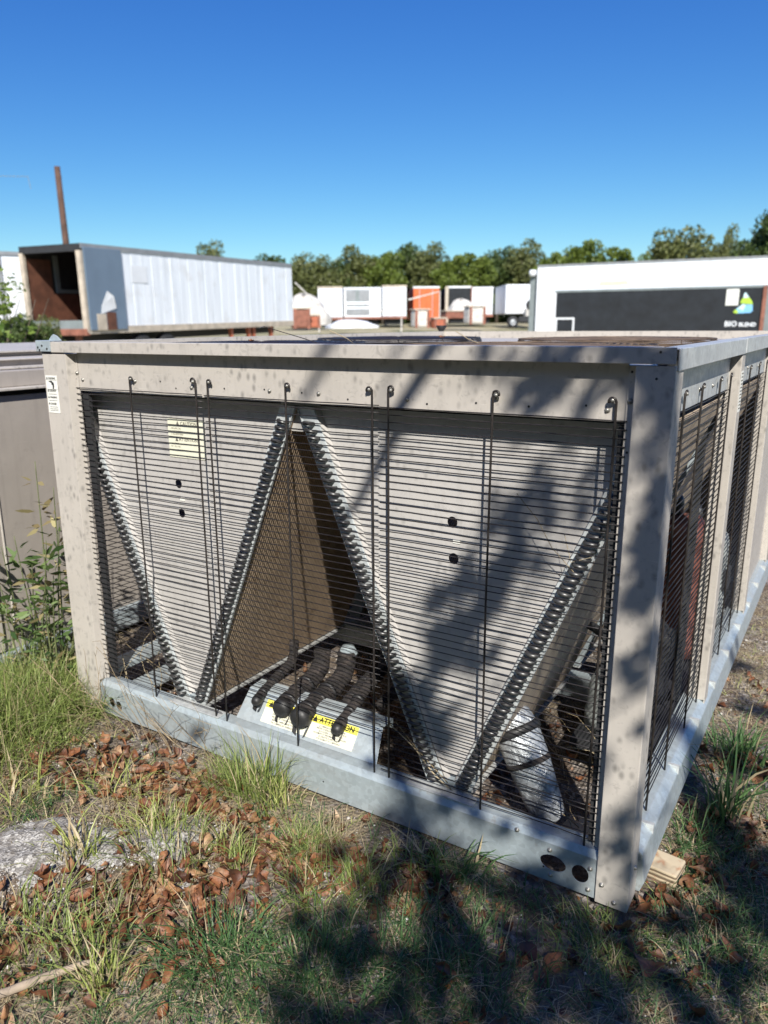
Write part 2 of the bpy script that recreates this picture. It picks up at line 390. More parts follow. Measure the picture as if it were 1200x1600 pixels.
for s in range(9):      # pressed joggles on the right rail's top
    b = MB(); y = .2+s*.34; b.box(W-.02, W+.014, y, y+.012, .11, .1385); part(b, 'rail_joint', M['galv_l'])
# small raised strips on the front ledge
for x0, x1 in ((.50, .74), (1.5, 1.72)):
    b = MB(); b.box(x0, x1, .012, .058, .139, .143); part(b, 'mounting_strip', M['galv_l'], bevel=.001)
# posts
def post_front(x0, x1, inner):
    b = MB(); b.box(x0, x1, 0, .004, -.002 if inner < 0 else .001, 1.386)
    return b
b = MB(); b.box(-.002, .128, -.002, .002, .0, 1.386); b.box(-.002, .002, .002, .10, .0, 1.386)
b.add([(.128, -.002, .139), (.128, -.002, 1.386), (.139, .030, 1.386), (.139, .030, .139)], [(0, 1, 2, 3)])
part(b, 'corner_post', M['beige'], bevel=.003)
b = MB(); b.box(2.084, W+.003, -.003, .001, -.004, 1.388); b.box(W-.001, W+.003, .001, .085, -.004, 1.388)
b.add([(2.084, -.001, 1.386), (2.084, -.001, .139), (2.080, .030, .139), (2.080, .030, 1.386)], [(0, 1, 2, 3)])
part(b, 'corner_post', M['beige'], bevel=.003)
b = MB(); b.box(.139, .149, .028, .032, .14, 1.386); part(b, 'post_flange', M['beige'])
b = MB(); b.box(2.062, 2.080, .026, .029, .14, 1.386); part(b, 'post_flange', M['beige'])
POSTS = (1.045, 2.10, 3.05)
for y in POSTS:
    b = MB(); b.box(W-.055, W+.002, y, y+.003, .137, 1.386); b.box(W-.001, W+.003, y+.003, y+.075, .10, 1.386)
    b.box(W-.055, W-.001, y+.074, y+.077, .137, 1.386)
    part(b, 'side_post', M['beige'], bevel=.002)
for y in (1.0, 2.05, 3.03):
    b = MB(); b.box(0, .05, y, y+.07, .137, 1.386); part(b, 'side_post', M['beige'])
b = MB(); b.box(0, W, L-.004, L, .139, 1.386); part(b, 'rear_panel', M['beige'])
# header panels
b = MB(); b.box(.149, 2.062, .030, .033, 1.258, 1.392); part(b, 'header_panel', M['beige'], bevel=.0015)
b = MB(); b.box(.149, 2.062, .033, .09, 1.257, 1.26); part(b, 'header_flange', M['dark'])
for (a, c) in ((.088, 1.045), (1.122, 2.10)):
    b = MB(); b.box(W-.035, W-.032, a, c, 1.262, 1.392); part(b, 'header_panel', M['galv_l'], bevel=.001)
b = MB(); b.box(W-.035, W-.031, 2.177, 3.05, .139, 1.392); part(b, 'side_panel', M['beige'], bevel=.001)
for (a, c) in ((.10, 1.0), (1.07, 2.05), (2.12, 3.03)):
    b = MB(); b.box(.03, .033, a, c, 1.262, 1.392); part(b, 'header_panel', M['beige'])
# lid rim: beige at the front, galvanised along the right
b = MB(); b.box(.058, 2.168, -.008, -.005, 1.391, 1.427); b.box(.058, 2.13, -.005, .05, 1.424, 1.427); b.box(.058, 2.13, .047, .05, 1.39, 1.424)
o = part(b, 'lid_rim', M['beige'], bevel=.0015)
b = MB(); b.box(2.168, 2.172, .012, 1.10, 1.376, 1.424); b.box(2.12, 2.168, .012, 1.10, 1.421, 1.424)
part(b, 'lid_rim', M['galv_l'], bevel=.0015)
b = MB(); b.box(2.170, 2.174, 1.08, L, 1.378, 1.426); b.box(2.12, 2.17, 1.105, L, 1.4215, 1.4245); b.box(2.118, 2.12, .05, L, 1.385, 1.4215)
part(b, 'lid_rim', M['galv_l'], bevel=.0015)
b = MB(); b.box(-.006, -.003, .0, L, 1.385, 1.427); b.box(-.003, .05, .05, L, 1.424, 1.427); b.box(.047, .05, .05, L, 1.385, 1.424)
part(b, 'lid_rim', M['beige'])
b = MB(); b.box(.05, 2.118, L-.05, L-.047, 1.385, 1.427); b.box(-.003, 2.17, L-.047, L+.003, 1.4235, 1.4265); b.box(-.003, 2.17, L+.003, L+.006, 1.385, 1.427)
part(b, 'lid_rim', M['beige'])
# deck with fan openings
FANS = [(.55, .555), (1.60, .555), (.55, 1.60), (1.60, 1.60)]
b = MB(); b.plate([(.05, .05), (2.118, .05), (2.118, L-.05), (.05, L-.05)], [(x, y, .385, .385) for x, y in FANS], 2, 1.385)
part(b, 'fan_deck', M['beige'], solid=.002)
for i, (fx, fy) in enumerate(FANS):
    b = MB(); b.lathe((fx, fy, 0), [(.385, 1.386), (.383, 1.33), (.378, 1.24), (.395, 1.2)], 40); part(b, 'fan_shroud', M['dark'], smooth=True)
    g = MB()
    for k in range(17):
        rr = .055+k*.0205; g.ring((fx, fy, 1.4185-.0004*k*k*.06), rr, .0024, 44, 4)
    for k in range(4): g.ring((fx, fy, 1.413-.007*k), .397+.002*k, .0026, 56, 4)
    for k in range(12):
        a = 2*PI*k/12; c, s_ = math.cos(a), math.sin(a)
        g.tube([(fx+.05*c, fy+.05*s_, 1.416), (fx+.385*c, fy+.385*s_, 1.414), (fx+.402*c, fy+.402*s_, 1.406), (fx+.406*c, fy+.406*s_, 1.386)], .0026, 5)
    o = part(g, 'fan_guard', M['rust'] if i in (1, 3) else M['wire']); o['kind'] = 'stuff'
    b = MB(); b.lathe((fx, fy, 0), [(0.001, 1.36), (.07, 1.36), (.085, 1.345), (.085, 1.28), (0.001, 1.28)], 20); hub = part(b, 'fan_hub', M['dark'], smooth=True)
    for k in range(4):
        a0 = 2*PI*k/4+.3*i; pts = []
        for t in np.linspace(0, 1, 6):
            r_ = .08+t*.285
            for da, zz in ((-.32+.04*t, .03), (.0, .0), (.32-.04*t, -.035)):
                pts.append((fx+r_*math.cos(a0+da), fy+r_*math.sin(a0+da), 1.32+zz))
        b = MB(); b.add(pts, [(q*3+j, q*3+j+1, q*3+j+4, q*3+j+3) for q in range(5) for j in range(2)])
        part(b, 'fan_blade', M['grey'], hub, solid=.003, smooth=True)
# lifting brackets
b = MB(); b.box(-.018, .062, -.012, -.008, 1.394, 1.432); b.box(-.018, .062, -.008, .04, 1.4285, 1.4325)
b.add([(.0, .03, 1.432), (.07, .03, 1.432), (.048, .03, 1.448), (.03, .03, 1.4535), (.018, .03, 1.448), (.0, .034, 1.432), (.07, .034, 1.432), (.048, .034, 1.448), (.03, .034, 1.4535), (.018, .034, 1.448)],
      [(0, 1, 2, 3, 4), (9, 8, 7, 6, 5), (0, 5, 6, 1), (1, 6, 7, 2), (2, 7, 8, 3), (3, 8, 9, 4), (4, 9, 5, 0)])
lb = part(b, 'lifting_bracket', M['galv'], bevel=.001)
for x, z in ((-.006, 1.408), (.018, 1.414), (.045, 1.403), (.002, 1.399)):
    b = MB(); b.lathe((x, -.0125, z), [(0.0001, -.001), (.004, -.001), (.004, .001)], 8, 1); part(b, 'bolt_hole', M['ink'], lb)
b = MB(); b.lathe((.02, L-.04, 1.425), [(.001, 0), (.016, 0), (.038, .040), (.036, .042), (.001, .03)], 14); part(b, 'lifting_cone', M['black'], smooth=True)
# screws and pin holes on the header
scr = MB(); scr.lathe((0, 0, 0), [(.0001, -.005), (.0036, -.005), (.0045, -.0028), (.0045, -.002), (.0068, -.001), (.007, .0005)], 10, 1)
scr_me = scr.mesh('screw', M['screw'], True)
def screw(x, y, z, rot=0):
    o = link('screw', scr_me, ch); o.location = (x, y, z); o.rotation_euler = (0, 0, rot); return o
for x, z in ((.17, 1.297), (.70, 1.288), (.44, 1.30), (1.02, 1.290), (1.20, 1.289), (1.49, 1.285), (2.02, 1.284), (1.745, 1.30)):
    screw(x, .0295, z)
for x, y, z in ((.145, .027, 1.32), (2.071, .025, 1.307), (2.075, .025, .9), (1.955, .003, .098), (1.96, .003, .022), (2.066, .003, .085), (2.064, .003, .02), (1.86, .003, .125),
                (2.10, -.004, .055), (2.135, -.004, .015), (.03, -.003, .06)): screw(x, y, z)
for y, z in ((.21, 1.29), (.52, 1.30), (.73, 1.296), (1.2, 1.30), (1.5, 1.31), (1.85, 1.30)): screw(W-.0315, y, z, PI/2)
screw(W+.004, .05, .10, PI/2)
ph = MB(); ph.lathe((0, 0, 0), [(.0001, -.0006), (.003, -.0006), (.003, 0)], 8, 1); ph_me = ph.mesh('pin_hole', M['ink'])
for x, y, z in [(.56, .0298, 1.303), (.63, .0298, 1.283), (.84, .0298, 1.29), (1.0, .0298, 1.293), (1.30, .0298, 1.277), (1.55, .0298, 1.276), (1.69, .0298, 1.285), (1.83, .0298, 1.283), (1.97, .0298, 1.292), (1.14, .0298, 1.289),
                (2.13, -.0035, 1.36), (2.135, -.0085, 1.417), (2.07, .0255, 1.372), (2.072, .0255, 1.19), (1.2, .0038, .05), (1.94, .0038, .04)]:
    o = link('pin_hole', ph_me, ch); o.location = (x, y, z)

# V coils with tube sheets and return bends; end plates between them
SL = .418
def zx(z): return .045+SL*(z-.15)
bend_v = MB()
def bend_mesh(mirror):
    m = MB(); pts = []; s_ = -1 if mirror else 1
    for t in np.linspace(0, PI, 7):
        pts.append((s_*(.0170*math.cos(t)), -.018*math.sin(t), -.002*math.cos(t)))
    m.tube(pts, [.0048, .0056, .0063, .0065, .0063, .0056, .0048], 7)
    return m.mesh('return_bend', M['bend'], True)
bm_ = [bend_mesh(False), bend_mesh(True)]
nb = 0
for bay, (ya, yb) in enumerate(((.082, .985), (1.12, 2.03))):
    for ci, cx in enumerate((.55, 1.612)):
        for sd in (-1, 1):
            xb, xt = cx+sd*zx(.135), cx+sd*zx(1.235)
            th_ = .030
            b = MB(); b.prism([(xb-th_*.8, .135), (xb+th_*.8, .135), (xt+th_*.8, 1.235), (xt-th_*.8, 1.235)], 1, ya+.006, yb)
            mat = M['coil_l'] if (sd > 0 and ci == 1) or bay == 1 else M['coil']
            coil = part(b, 'condenser_coil', mat)
            b = MB(); b.prism([(xb-.029, .128), (xb+.029, .128), (xt+.029, 1.243), (xt-.029, 1.243)], 1, ya-.004, ya+.004)
            # flange turned forward on the outer edge, back on the inner edge
            for e, dy in ((.029*sd, -.008), (-.029*sd, -.003)):
                y0, y1 = sorted((ya, ya+dy))
                b.prism([(xb+e-.001, .128), (xb+e+.001, .128), (xt+e+.001, 1.243), (xt+e-.001, 1.243)], 1, y0, y1)
            if bay == 0:
                ts = part(b, 'tube_sheet', M['white_tin'], coil)
                n = 52
                for k in range(n):
                    z = .155+k*.0204
                    o = link('return_bend', bm_[0], coil); x = cx+sd*zx(z)
                    o.location = (x, ya-.006, z); o.rotation_euler = (random.uniform(-.1, .1), random.uniform(-.12, .12)+.18*sd*0, random.uniform(-.06, .06))
            else: part(b, 'tube_sheet', M['galv'], coil)
            # bottom drip lip
            b = MB(); b.box(xb-.032, xb+.032, ya, yb, .118, .127); part(b, 'coil_lip', M['galv_l'], coil)
        hs_ = [(cx-.018, .945, .0155, .0165), (cx-.012, .84, .0155, .0165)]
        q = lambda s_, z: cx+s_*(zx(z)-.0362)
        b = MB(); b.plate([(q(-1, .16), .16), (q(1, .16), .16), (q(1, 1.245), 1.245), (q(-1, 1.245), 1.245)], hs_, 1, ya+.022)
        for s_ in (-1, 1):
            b.add([(cx+s_*(zx(.14)-.030), ya+.002, .14), (cx+s_*(zx(1.243)-.030), ya+.002, 1.243), (cx+s_*(zx(1.243)-.037), ya+.0215, 1.243), (cx+s_*(zx(.14)-.037), ya+.0215, .14)], [(0, 1, 2, 3)])
        o = part(b, 'end_plate', M['plate'], solid=.0015)
        b = MB(); b.box(cx-.03, cx+.03, ya, yb, .128, .15); part(b, 'coil_channel', M['galv'])
        b = MB(); b.box(cx-.014, cx+.008, ya+.0195, ya+.0215, .886, .896); 
        if bay == 0: part(b, 'small_tag', M['label_w'])
# peak plate between the Vs, dark bulkhead at the bay's end, black to paint in the interior's shade
b = MB(); b.add([(1.005, .098, 1.255), (1.16, .098, 1.255), (1.118, .098, 1.165), (1.046, .098, 1.165)], [(0, 1, 2, 3)]); part(b, 'peak_plate', M['plate'], solid=.0015)
b = MB(); b.box(.06, 1.66, 1.0, 1.006, .36, 1.25); part(b, 'shade_bulkhead', M['dark'])  # dark sheet standing in for the unlit space between the coils
b = MB(); b.box(W-.10, W-.075, .985, 1.01, .14, 1.38); part(b, 'bay_stud', M['dark'])
b = MB(); b.box(.14, .17, .045, .06, .14, 1.25); part(b, 'grille_stile', M['dark'])
b = MB(); b.box(2.045, 2.062, .04, .055, .14, 1.25); part(b, 'grille_stile', M['dark'])

# ------------------------------------------------------------------ wire grilles
def hook_rod(b, p0, axis, side, ztop=1.312, zbot=.113):
    # rod standing off the face with an eye bent over at the top
    x, y = p0; pts = []
    h = [(0, 1.0)]
    def P(u, z, o=0): return (x+u, y-o, z) if axis == 0 else (x+o, y+u, z)
    j = random.uniform(-.002, .002)
    pts = [P(j, zbot), P(j*.3, zbot+.35), P(-j, .75), P(0, ztop-.02), P(0, ztop-.004)]
    for t in np.linspace(.25, 1.15, 6)*PI: pts.append(P(side*(.0085-.0085*math.cos(t)), ztop-.004+.0085*math.sin(t), .002))
    b.tube(pts, .0031, 7)
def grille(x0, x1, rods, axis, off, sides, zs, warp=0, gname='wire_grille'):
    b = MB()
    for r_, s_ in zip(rods, sides):
        hook_rod(b, (r_, off) if axis == 0 else (off, r_), axis, s_, 1.312+random.uniform(-.003, .003), .113+random.uniform(-.006, .008))
    g = part(b, gname, M['rod'], smooth=True)
    for r_, s_ in zip(rods, sides):
        o = link('screw', scr_me, g); u = r_+s_*.0085
        if axis == 0: o.location = (u, off-.001, 1.308)
        else: o.location = (off+.001, u, 1.308); o.rotation_euler = (0, 0, PI/2)
    var = []
    for v_ in range(5):
        m = MB(); n = 13; us = np.linspace(x0, x1, n)
        dz = np.cumsum(rng.normal(0, .00045, n)); dz -= np.linspace(dz[0], dz[-1], n)
        if v_ >= 3: dz += (.0035 if v_ == 3 else -.0045)*np.exp(-((np.arange(n)-9.5)/1.6)**2)*(1 if warp else .15)
        dy = .0012*np.sin(us*9+v_)
        if axis == 0: pts = [(u, off+.0040+d, z) for u, z, d in zip(us, dz, dy)]
        else: pts = [(off-.0040-d, u, z) for u, z, d in zip(us, dz, dy)]
        m.tube(pts, .00158, 6); var.append(m.mesh('wire', M['wire'], True))
    for k, z in enumerate(zs):
        vi = k % 3
        if warp and k > len(zs)-13: vi = 3+(k % 2)
        o = link('wire', var[vi], g); o.location = (0, 0, z+random.uniform(-.0007, .0007))
        o.rotation_euler = (0, random.uniform(-.0007, .0007) if axis == 0 else 0, 0)
    return g
ZS = [1.268-.0205*k for k in range(55)]
grille(.088, .748, (.110, .424, .727), 0, .019, (1, 1, -1), ZS)
grille(.757, 1.405, (.778, 1.087, 1.386), 0, .020, (1, 1, -1), [z-.0015 for z in ZS[:49]])
grille(1.407, 2.068, (1.438, 1.740, 2.042), 0, .019, (1, 1, -1), [z-.005 for z in ZS], warp=1)
ZS2 = [1.262-.0205*k for k in range(54)]
grille(.094, 1.035, (.26, .50, .80, 1.015), 1, W-.021, (1, 1, 1, -1), ZS2)
grille(1.135, 2.09, (1.26, 1.50, 1.79, 2.06), 1, W-.021, (1, 1, 1, -1), ZS2)
# left-hand side grilles, seen only from inside through the front
for (a, c) in ((.11, 1.0), (1.08, 2.04)):
    b = MB()
    for z in ZS2: b.tube([(.024, a, z), (.024, c, z)], .0018, 4)
    for y in (a+.05, (a+c)/2, c-.05): b.tube([(.019, y, .12), (.019, y, 1.31)], .003, 5)
    o = part(b, 'rear_side_grille', M['wire']); o['kind'] = 'stuff'

# ------------------------------------------------------------------ labels
def label(x0, z0, w_, h_, y, mat, name='sticker', parent=None):
    b = MB(); b.box(x0, x0+w_, y-.0006, y, z0, z0+h_); return part(b, name, mat, parent)
yp = .1035
lab = label(.503, 1.040, .170, .132, yp-.0018, M['label'])
b = MB(); U, V_ = (1, 0, 0), (0, 0, 1); yy = yp-.0028
put_text(b, 'CAUTION', .017, (.563, yy, 1.152), U, V_, .0004); put_text(b, 'ATTENTION', .0155, (.553, yy, 1.098), U, V_, .0004)
b.add([(.543, yy, 1.151), (.558, yy, 1.151), (.5505, yy, 1.166)], [(0, 1, 2)]); b.add([(.535, yy, 1.096), (.550, yy, 1.096), (.5425, yy, 1.111)], [(0, 1, 2)])
part(b, 'lettering', M['ink_g'], lab)
b = MB()
for k, (s_, n) in enumerate(((1.137, 26), (1.127, 30), (1.117, 30), (1.085, 24), (1.075, 22))):
    put_text(b, ''.join(random.choice('IIlil .-') for _ in range(n)), .0085, (.513, yy, s_), U, V_)
part(b, 'small_print', M['ink_g'], lab)
# hand-hazard label on the left post
lab = label(.006, 1.176, .064, .134, -.0028, M['label_w'])
b = MB(); yy = -.0040
for z, s_ in ((1.297, 'WARNING'), (1.252, 'CAUTION'), (1.229, 'WARNING'), (1.206, 'DANGER')):
    put_text(b, s_, .0095, (.021, yy, z), U, V_, .0003, 'LEFT', .85)
    b.add([(.010, yy, z), (.019, yy, z), (.0145, yy, z+.0085)], [(0, 1, 2)])
b.add([(.021, yy, 1.290), (.040, yy, 1.291), (.044, yy, 1.286), (.036, yy, 1.284), (.024, yy, 1.287)], [(0, 1, 2, 3, 4)])
b.add([(.040, yy, 1.289), (.050, yy, 1.284), (.051, yy, 1.272), (.047, yy, 1.262), (.041, yy, 1.262), (.043, yy, 1.274), (.036, yy, 1.279)], [(0, 1, 2, 3, 4, 5, 6)])
for z in (1.258, 1.243, 1.220, 1.197, 1.190, 1.184): b.box(.015, .060, yy, yy+.0002, z, z+.0012)
b.box(.007, .069, yy, yy+.0002, 1.2937, 1.2946); b.box(.007, .069, yy, yy+.0002, 1.2605, 1.2612)
part(b, 'pictogram', M['ink'], lab)
# narrow label on the side post
b = MB(); b.box(W+.003, W+.0036, 1.058, 1.112, 1.185, 1.32); l2 = part(b, 'sticker', M['label_w'])
b = MB()
for k in range(11): b.box(W+.0036, W+.004, 1.064, 1.106, 1.195+k*.0115, 1.195+k*.0115+.004)
part(b, 'small_print', M['ink_g'], l2)
# sloping compressor-note plate with the two yellow headed labels
a0, a1 = np.array([.79, .052, .141]), np.array([1.372, .052, .141]); t0, t1 = np.array([.797, .125, .228]), np.array([1.352, .125, .228])
b = MB(); b.add([a0, a1, t1, t0, t0+(0, .065, .006), t1+(0, .065, .006), t0+(0, .065, -.03), t1+(0, .065, -.03)], [(0, 1, 2, 3), (3, 2, 5, 4), (4, 5, 7, 6)])
pl = part(b, 'sloping_cover', M['galv'], solid=.002, bevel=.0015)
vs_ = (t0-a0); vs_[0] = 0; vs_ /= np.linalg.norm(vs_); un = np.array([1., 0, 0]); nn = np.cross(un, vs_)
def lab_on(x0, w_, s0, h_, hd, head, lines, tri=True):
    o_ = np.array([x0, a0[1], a0[2]]) + vs_*s0
    def q(u, s_, e=0): return o_+un*u+vs_*s_+nn*e
    def rect(m, u0, u1, s0_, s1_, e): m.add([q(u0, s0_, e), q(u1, s0_, e), q(u1, s1_, e), q(u0, s1_, e)], [(0, 1, 2, 3)])
    m = MB(); rect(m, 0, w_, 0, h_, .0012); lb_ = part(m, 'sticker', M['label'], pl)
    m = MB(); rect(m, 0, w_, h_-hd, h_, .0020); part(m, 'sticker_heading', M['yellow'], pl)
    m = MB(); u0 = .010
    m.add([q(u0, h_-hd+.003, .0028), q(u0+.022, h_-hd+.003, .0028), q(u0+.011, h_-.003, .0028)], [(0, 1, 2)])
    put_text(m, head, hd*1.02, q(u0+.028, h_-hd+.0045, .0028), un, vs_, .0007, 'LEFT', .93)
    ls = (h_-hd-.004)/len(lines)
    for k, t in enumerate(lines): put_text(m, t, ls*1.02, q(w_/2, h_-hd-.0015-(k+1)*ls+.0012, .0020), un, vs_, .0001, 'CENTER', .72)
    part(m, 'lettering', M['ink'], pl)
lab_on(.893, .186, .014, .078, .026, 'CAUTION', ['OPERATING COMPRESSOR WITH', 'SUCTION PRESSURE BELOW 60 PSI', 'WILL CAUSE OVERHEATING AND', 'BEARING DAMAGE AND VOID', 'THE COMPRESSOR WARRANTY'])
lab_on(1.083, .190, .014, .078, .026, 'ATTENTION', ['LE COMPRESSEUR FONCTIONNE A UNE', "PRESSION D'ASPIRATION INFERIEURE A 60 PSI", 'CELA CAUSERA LA SURCHAUFFE DES', 'ROULEMENTS ET ENDOMMAGERA ET ANNULERA', 'LA GARANTIE DU MOUVEMENT', "D'ECOULEMENT DU COMPRESSEUR"])

# ------------------------------------------------------------------ piping and compressors inside
def smooth_path(p, n=6):
    P = [Vector(q) for q in p]; out = []
    for i in range(len(P)-1):
        a = P[max(i-1, 0)]; b_, c = P[i], P[i+1]; d = P[min(i+2, len(P)-1)]
        for t in np.linspace(0, 1, n, endpoint=False):
            t = float(t); out.append(.5*((2*b_)+(c-a)*t+(2*a-5*b_+4*c-d)*t*t+(3*b_-a-3*c+d)*t**3))
    out.append(P[-1]); return [tuple(q) for q in out]
def pipe(pts, r, mat, cap=True, name='insulated_pipe'):
    p = smooth_path(pts); rr = [r*(1+random.uniform(-.13, .07))*(1-.25*max(0, i/len(p)-.6)) for i, _ in enumerate(p)]
    b = MB(); b.tube(p, rr, 12); o = part(b, name, mat, smooth=True)
    if cap:
        d = Vector(p[0])-Vector(p[1]); d.normalize(); e = Vector(p[0])
        b = MB(); b.tube([tuple(e-d*.012), tuple(e+d*.006), tuple(e+d*.02), tuple(e+d*.024)], [r*1.03, r*1.03, r*.8, r*.3], 12); part(b, 'pipe_cap', M['black'], o, smooth=True)
        for s_ in (-1, 1):
            b = MB(); b.add([e-d*.01+Vector((s_*r*.9, 0, -r*.4)), e-d*.03+Vector((s_*r*.4, 0, -r)), e+d*.015+Vector((s_*r*.2, 0, -r*1.9)), e+d*.02+Vector((s_*r*.7, 0, -r*1.3))], [(0, 1, 2, 3)]); part(b, 'cap_flap', M['black'], o, solid=.002)
    for k in range(3):
        i = 2+k*3
        if i < len(p)-1:
            b = MB(); b.tube([p[i], tuple(Vector(p[i]).lerp(Vector(p[i+1]), .45))], r*1.07, 12); part(b, 'tape_band', M['black'], o, smooth=True)
    return o
pipe([(.865, .085, .215), (.845, .2, .235), (.83, .30, .245), (.825, .34, .27), (.825, .35, .33)], .019, M['foam'])
pipe([(.975, .085, .215), (.96, .2, .222), (.945, .31, .230), (.94, .36, .26), (.94, .37, .31)], .034, M['foam'])
pipe([(1.062, .072, .208), (1.05, .2, .216), (1.04, .32, .225), (1.035, .38, .25), (1.035, .39, .32)], .037, M['foam'])
pipe([(1.205, .085, .205), (1.195, .18, .226), (1.175, .32, .25), (1.17, .42, .27), (1.17, .44, .34)], .021, M['foam'])
pipe([(1.14, .24, .20), (1.12, .34, .2), (1.10, .5, .21), (1.09, .7, .2)], .03, M['foam'], False)
pipe([(1.20, .34, .16), (1.24, .42, .22), (1.25, .45, .28), (1.25, .46, .32)], .02, M['foam'], False)
b = MB(); b.lathe((1.035, .40, .315), [(.030, 0), (.034, 0), (.038, -.010), (.022, .022), (.001, .024)], 14); part(b, 'pipe_collar', M['galv'], smooth=True)
# the big foil-wrapped elbow at the right
p = smooth_path([(1.715, .26, .325), (1.745, .25, .29), (1.79, .235, .22), (1.835, .22, .14), (1.875, .21, .065), (1.885, .21, .045)])
rr = np.interp(np.arange(len(p)), [0, 3, 8, 14, 20, 26, 30], [.050, .066, .070, .066, .058, .050, .030])
b = MB(); b.tube(p, rr, 18); o = part(b, 'foil_wrapped_pipe', M['foil'], smooth=True)
b = MB(); b.tube([p[6], p[8]], .078, 18); part(b, 'black_band', M['black'], o, smooth=True)
b = MB(); b.tube([p[13], p[14]], .0695, 18); part(b, 'tape_band', M['foam'], o, smooth=True)
pipe([(1.72, .26, .32), (1.70, .4, .33), (1.69, .7, .30), (1.69, .95, .30)], .04, M['foil'], False, 'foil_wrapped_pipe')
for (x, y, z0, z1, r, m, nm) in ((1.98, 1.42, .16, .74, .105, 'red', 'compressor'), (1.93, .98, .14, .46, .115, 'black', 'compressor'), (1.98, 2.35-.45, .14, .60, .12, 'grey', 'receiver_tank'), (1.94, .70, .14, .36, .10, 'grey', 'compressor')):
    b = MB(); b.lathe((x, y, 0), [(.001, z1), (r*.55, z1-.01), (r*.9, z1-.05), (r, z1-.1), (r, z0+.06), (r*1.06, z0+.05), (r*1.06, z0), (.001, z0)], 20)
    o = part(b, nm, M[m], smooth=True)
    b = MB(); b.tube(smooth_path([(x-.03, y, z1-.02), (x-.03, y, z1+.06), (x-.12, y+.05, z1+.10), (x-.25, y+.1, z1+.1)]), .016, 8); part(b, 'copper_pipe', M['bend'], o, smooth=True)
    b = MB(); b.box(x+r*.8, x+r*1.08, y-.05, y+.05, z0+.16, z0+.26); part(b, 'terminal_box', M['dark'], o, bevel=.004)
b = MB(); b.box(1.83, 2.10, .55, 1.9, .10, .13); part(b, 'compressor_tray', M['dark'])
# twist of dead vine caught in the corner
# ------------------------------------------------------------------ neighbouring cabinet on the left
nbx = thing('outdoor_chiller', 'taupe outdoor condenser cabinet at the left edge, behind the leafy weed', 'chiller', (-.50, 0, 0))
def npart(mb_, name, mat, **k): return mb_.build(name, mat, nbx, **k)
b = MB(); b.box(-2.1, -.02, -1.2, 2.9, 0.10, 1.20); npart(b, 'cabinet', M['taupe'], bevel=.004)
b = MB(); b.box(-2.1, .012, -1.2, 2.9, 0.0, .10); npart(b, 'base_rail', M['galv'], bevel=.004)
b = MB(); b.box(-2.12, .012, -1.22, 2.95, 1.222, 1.232); npart(b, 'lid', M['beige'], bevel=.002)
b = MB(); b.box(-2.08, -.06, -1.16, 2.86, 1.20, 1.222); npart(b, 'lid_gap_shade', M['dark'])  # dark filler paints the shade of the recess under the lid
b = MB(); b.box(-2.10, -.05, -1.18, 2.9, 1.232, 1.30); npart(b, 'upper_casing', M['taupe'], bevel=.004)
b = MB(); b.box(-2.12, -.12, -1.2, 2.93, 1.302, 1.311); npart(b, 'upper_rim', M['beige'], bevel=.002)
b = MB(); b.box(-2.10, -.22, -1.18, 2.9, 1.311, 1.335); npart(b, 'upper_casing', M['taupe'])
b = MB(); b.box(-2.11, -.20, -1.19, 2.92, 1.336, 1.343); npart(b, 'upper_rim', M['beige'], bevel=.002)
b = MB(); b.box(-2.10, -.45, -1.18, 2.9, 1.343, 1.362); npart(b, 'upper_casing', M['taupe'])
b = MB(); b.box(-2.11, -.42, -1.19, 2.92, 1.363, 1.370); npart(b, 'upper_rim', M['beige'])
b = MB(); b.box(-.0195, -.008, .062, .105, .12, 1.20); npart(b, 'door_seam', M['beige'], bevel=.001) if False else None
b = MB(); b.prism([(-.0195, .07), (-.014, .072), (-.014, .076), (-.0195, .078)], 2, .13, 1.19); npart(b, 'panel_seam', M['beige'])
b = MB(); b.box(-.0195, -.006, -.30, .012, .11, .90); npart(b, 'access_panel', M['beige'], bevel=.003)
b = MB(); b.box(-.006, -.003, -.25, -.012, .60, .83); npart(b, 'paper_label', M['label_w'])
for y, z in ((.10, .045), (.2, .05), (.33, .05)):
    b = MB(); b.lathe((.0125, y, z), [(.0001, .0006), (.018, .0006), (.018, 0)], 12, 0); npart(b, 'rail_hole', M['ink'])

# ------------------------------------------------------------------ timber block by the corner
def make_timber():
    m, nt, b, co = newmat('weathered_timber_end')
    wv = nt.nodes.new('ShaderNodeTexWave'); wv.inputs['Scale'].default_value = 22; wv.inputs['Distortion'].default_value = 1.5; wv.bands_direction = 'Z'
    nt.links.new(co, wv.inputs['Vector'])
    c = ramp(nt, wv.outputs['Fac'], [(0.1, (0.20, 0.14, 0.09)), (0.6, (0.50, 0.41, 0.28))])
    c = mixc(nt, ramp(nt, noise(nt, co, 30, 4), [(0.55, 0), (0.65, .7)]), c, (0.35, 0.16, 0.08))
    nt.links.new(c, b.inputs['Base Color']); b.inputs['Roughness'].default_value = .85; bump(nt, b, wv.outputs['Fac'], .6, .004); return m
M['timber'] = make_timber()
b = MB(); b.box(-.30, .050, -.048, .040, -.075, -.004); o = b.build('timber_block', M['timber'], bevel=.006)
o.location = (2.205, .262, 0); o.rotation_euler = (0, 0, -.12)
tag(o, 'short weathered timber block sticking out from under the chiller\'s near right corner', 'wood block')

